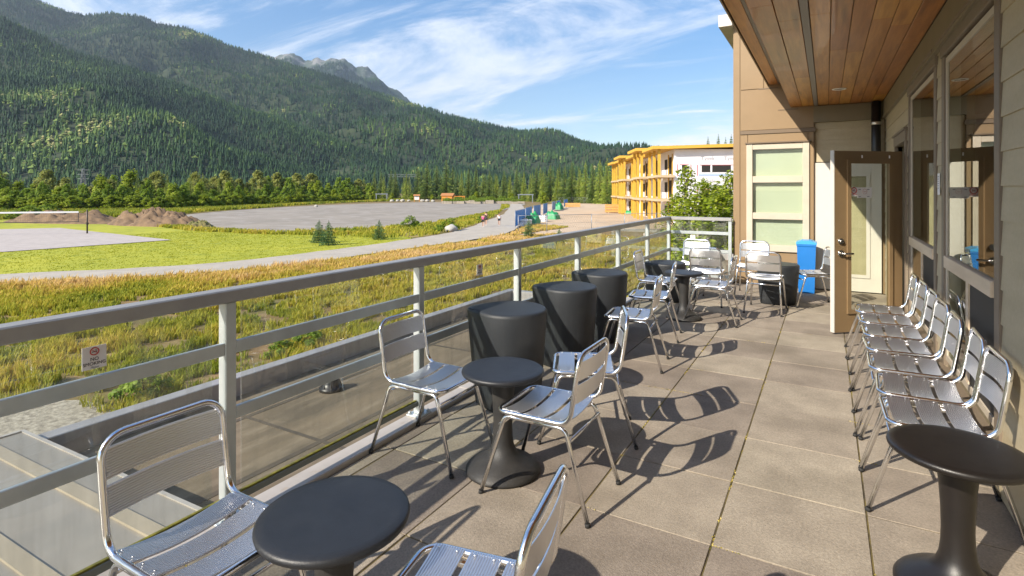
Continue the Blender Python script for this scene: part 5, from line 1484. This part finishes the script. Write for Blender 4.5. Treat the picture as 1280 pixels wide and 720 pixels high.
# ================================================================== PEOPLE ON THE PATH
M['skin'] = mat('skin', (.45, .25, .17), rough=.55); M['hair'] = mat('dark_hair', (.03, .02, .015), rough=.6)
M['pink'] = mat('pink_top', (.62, .06, .26), rough=.7); M['blackcloth'] = mat('black_cloth', (.02, .02, .022), rough=.8); M['whitecloth'] = mat('white_cloth', (.75, .74, .74), rough=.7); M['shoewhite'] = mat('pale_shoes', (.5, .5, .5), rough=.6)
def skin_mesh(name, pts, edges, rad, m, parent, root_i=0):
    me = bpy.data.meshes.new(name); me.from_pydata(pts, edges, []); me.materials.append(m)
    o = bpy.data.objects.new(name, me); COL.objects.link(o); o.parent = parent
    md = o.modifiers.new('skin', 'SKIN')
    if not me.skin_vertices: me.attributes  # layer is made with the modifier
    for i, r0 in enumerate(rad):
        sv = me.skin_vertices[0].data[i]; sv.radius = (r0, r0); sv.use_root = (i == root_i)
    md.use_smooth_shade = True
    sb_ = o.modifiers.new('subd', 'SUBSURF'); sb_.levels = 1; sb_.render_levels = 2
    return o
def person(u, v, h, heading, stride, top, bottom, label, hairlong):
    x, y = gp(u, v); root = empty('person', (x, y, GZ + .035), label, 'person', 'people walking on the gravel path', rz=heading)
    s = h / 1.7; st = stride
    P = [(0, 0, .93), (.0, 0, 1.15), (.02, 0, 1.36), (.02, 0, 1.46), (.03, 0, 1.56), (.035, 0, 1.64),            # 0-5 spine, neck, head
         (0, .09, .90), (st * .12, .10, .50), (st * .22, .10, .10), (st * .22 + .14, .10, .04),                   # 6-9 left leg
         (0, -.09, .90), (-st * .10, -.10, .50), (-st * .30, -.10, .14), (-st * .30 + .12, -.10, .06),            # 10-13 right leg
         (.02, .19, 1.38), (-.06 * st, .25, 1.12), (.10 * (1 - st), .24, .90), (.12 * (1 - st) + .02, .235, .80),  # 14-17 left arm
         (.02, -.19, 1.38), (.08 * st, -.25, 1.12), (.24 * st, -.23, .93), (.30 * st, -.225, .84)]                # 18-21 right arm
    E_ = [(0, 1), (1, 2), (2, 3), (3, 4), (4, 5), (0, 6), (6, 7), (7, 8), (8, 9), (0, 10), (10, 11), (11, 12), (12, 13), (2, 14), (14, 15), (15, 16), (16, 17), (2, 18), (18, 19), (19, 20), (20, 21)]
    Rd = [.13, .12, .135, .055, .095, .085, .085, .055, .04, .04, .085, .055, .04, .04, .05, .037, .028, .03, .05, .037, .028, .03]
    P = [(a * s, b * s, c * s) for a, b, c in P]; Rd = [q * s for q in Rd]
    skin_mesh('body', P, E_, Rd, M['skin'], root)
    ids = [0, 1, 2, 14, 18]; skin_mesh('shirt', [P[0], P[1], P[2], tuple((np.array(P[14]) * .55 + np.array(P[15]) * .45)), tuple((np.array(P[18]) * .55 + np.array(P[19]) * .45)), P[14], P[18]], [(0, 1), (1, 2), (2, 5), (5, 3), (2, 6), (6, 4)], [.15 * s, .137 * s, .15 * s, .052 * s, .052 * s, .064 * s, .064 * s], top, root)
    mid = lambda i, j, t: tuple(np.array(P[i]) * (1 - t) + np.array(P[j]) * t)
    skin_mesh('shorts', [P[0], P[6], mid(6, 7, .6), P[10], mid(10, 11, .6)], [(0, 1), (1, 2), (0, 3), (3, 4)], [.152 * s, .105 * s, .088 * s, .105 * s, .088 * s], bottom, root)
    hp = [(.01 * s, 0, 1.63 * s), (-.05 * s, 0, 1.60 * s), (-.075 * s, 0, (1.50 if hairlong else 1.56) * s)]
    skin_mesh('hair', hp, [(0, 1), (1, 2)], [.088 * s, .085 * s, .05 * s], M['hair'], root)
    for i in (8, 12):
        a = np.array(P[i]); b_ = np.array(P[i + 1]); f_ = MB().tube([tuple(a * .75 + b_ * .25 - np.array((.05 * s, 0, .03 * s))), tuple(b_ + np.array((0, 0, -.005)))], [.047 * s, .04 * s], 8); f_.build('shoe', M['shoewhite'], root, local=True)
    return root
person(604, 284.5, 1.62, R(116), .9, M['pink'], M['blackcloth'], 'person in a bright pink top walking away on the gravel path', True)
person(607.5, 282.3, 1.75, R(112), .8, M['blackcloth'], M['blackcloth'], 'person in dark clothes walking just behind the one in pink', False)
person(624, 282.6, 1.58, R(-64), .7, M['whitecloth'], M['blackcloth'], 'person in a white top and black shorts alone on the path', True)

# ================================================================== AIR
hz = MB().box((-9000, -700, GZ - 1), (6000, 9500, 2300))
mh, th, oh = new_mat('thin_air')
pv_ = N(th, 'ShaderNodeVolumePrincipled'); pv_.inputs['Color'].default_value = (.62, .74, .95, 1); pv_.inputs['Density'].default_value = HAZE
pv_.inputs['Anisotropy'].default_value = .2
L(th, pv_.outputs[0], oh.inputs['Volume'])
ho = hz.build('haze', mh); tag(ho, 'thin bluish air over the valley', 'haze', kind='stuff')
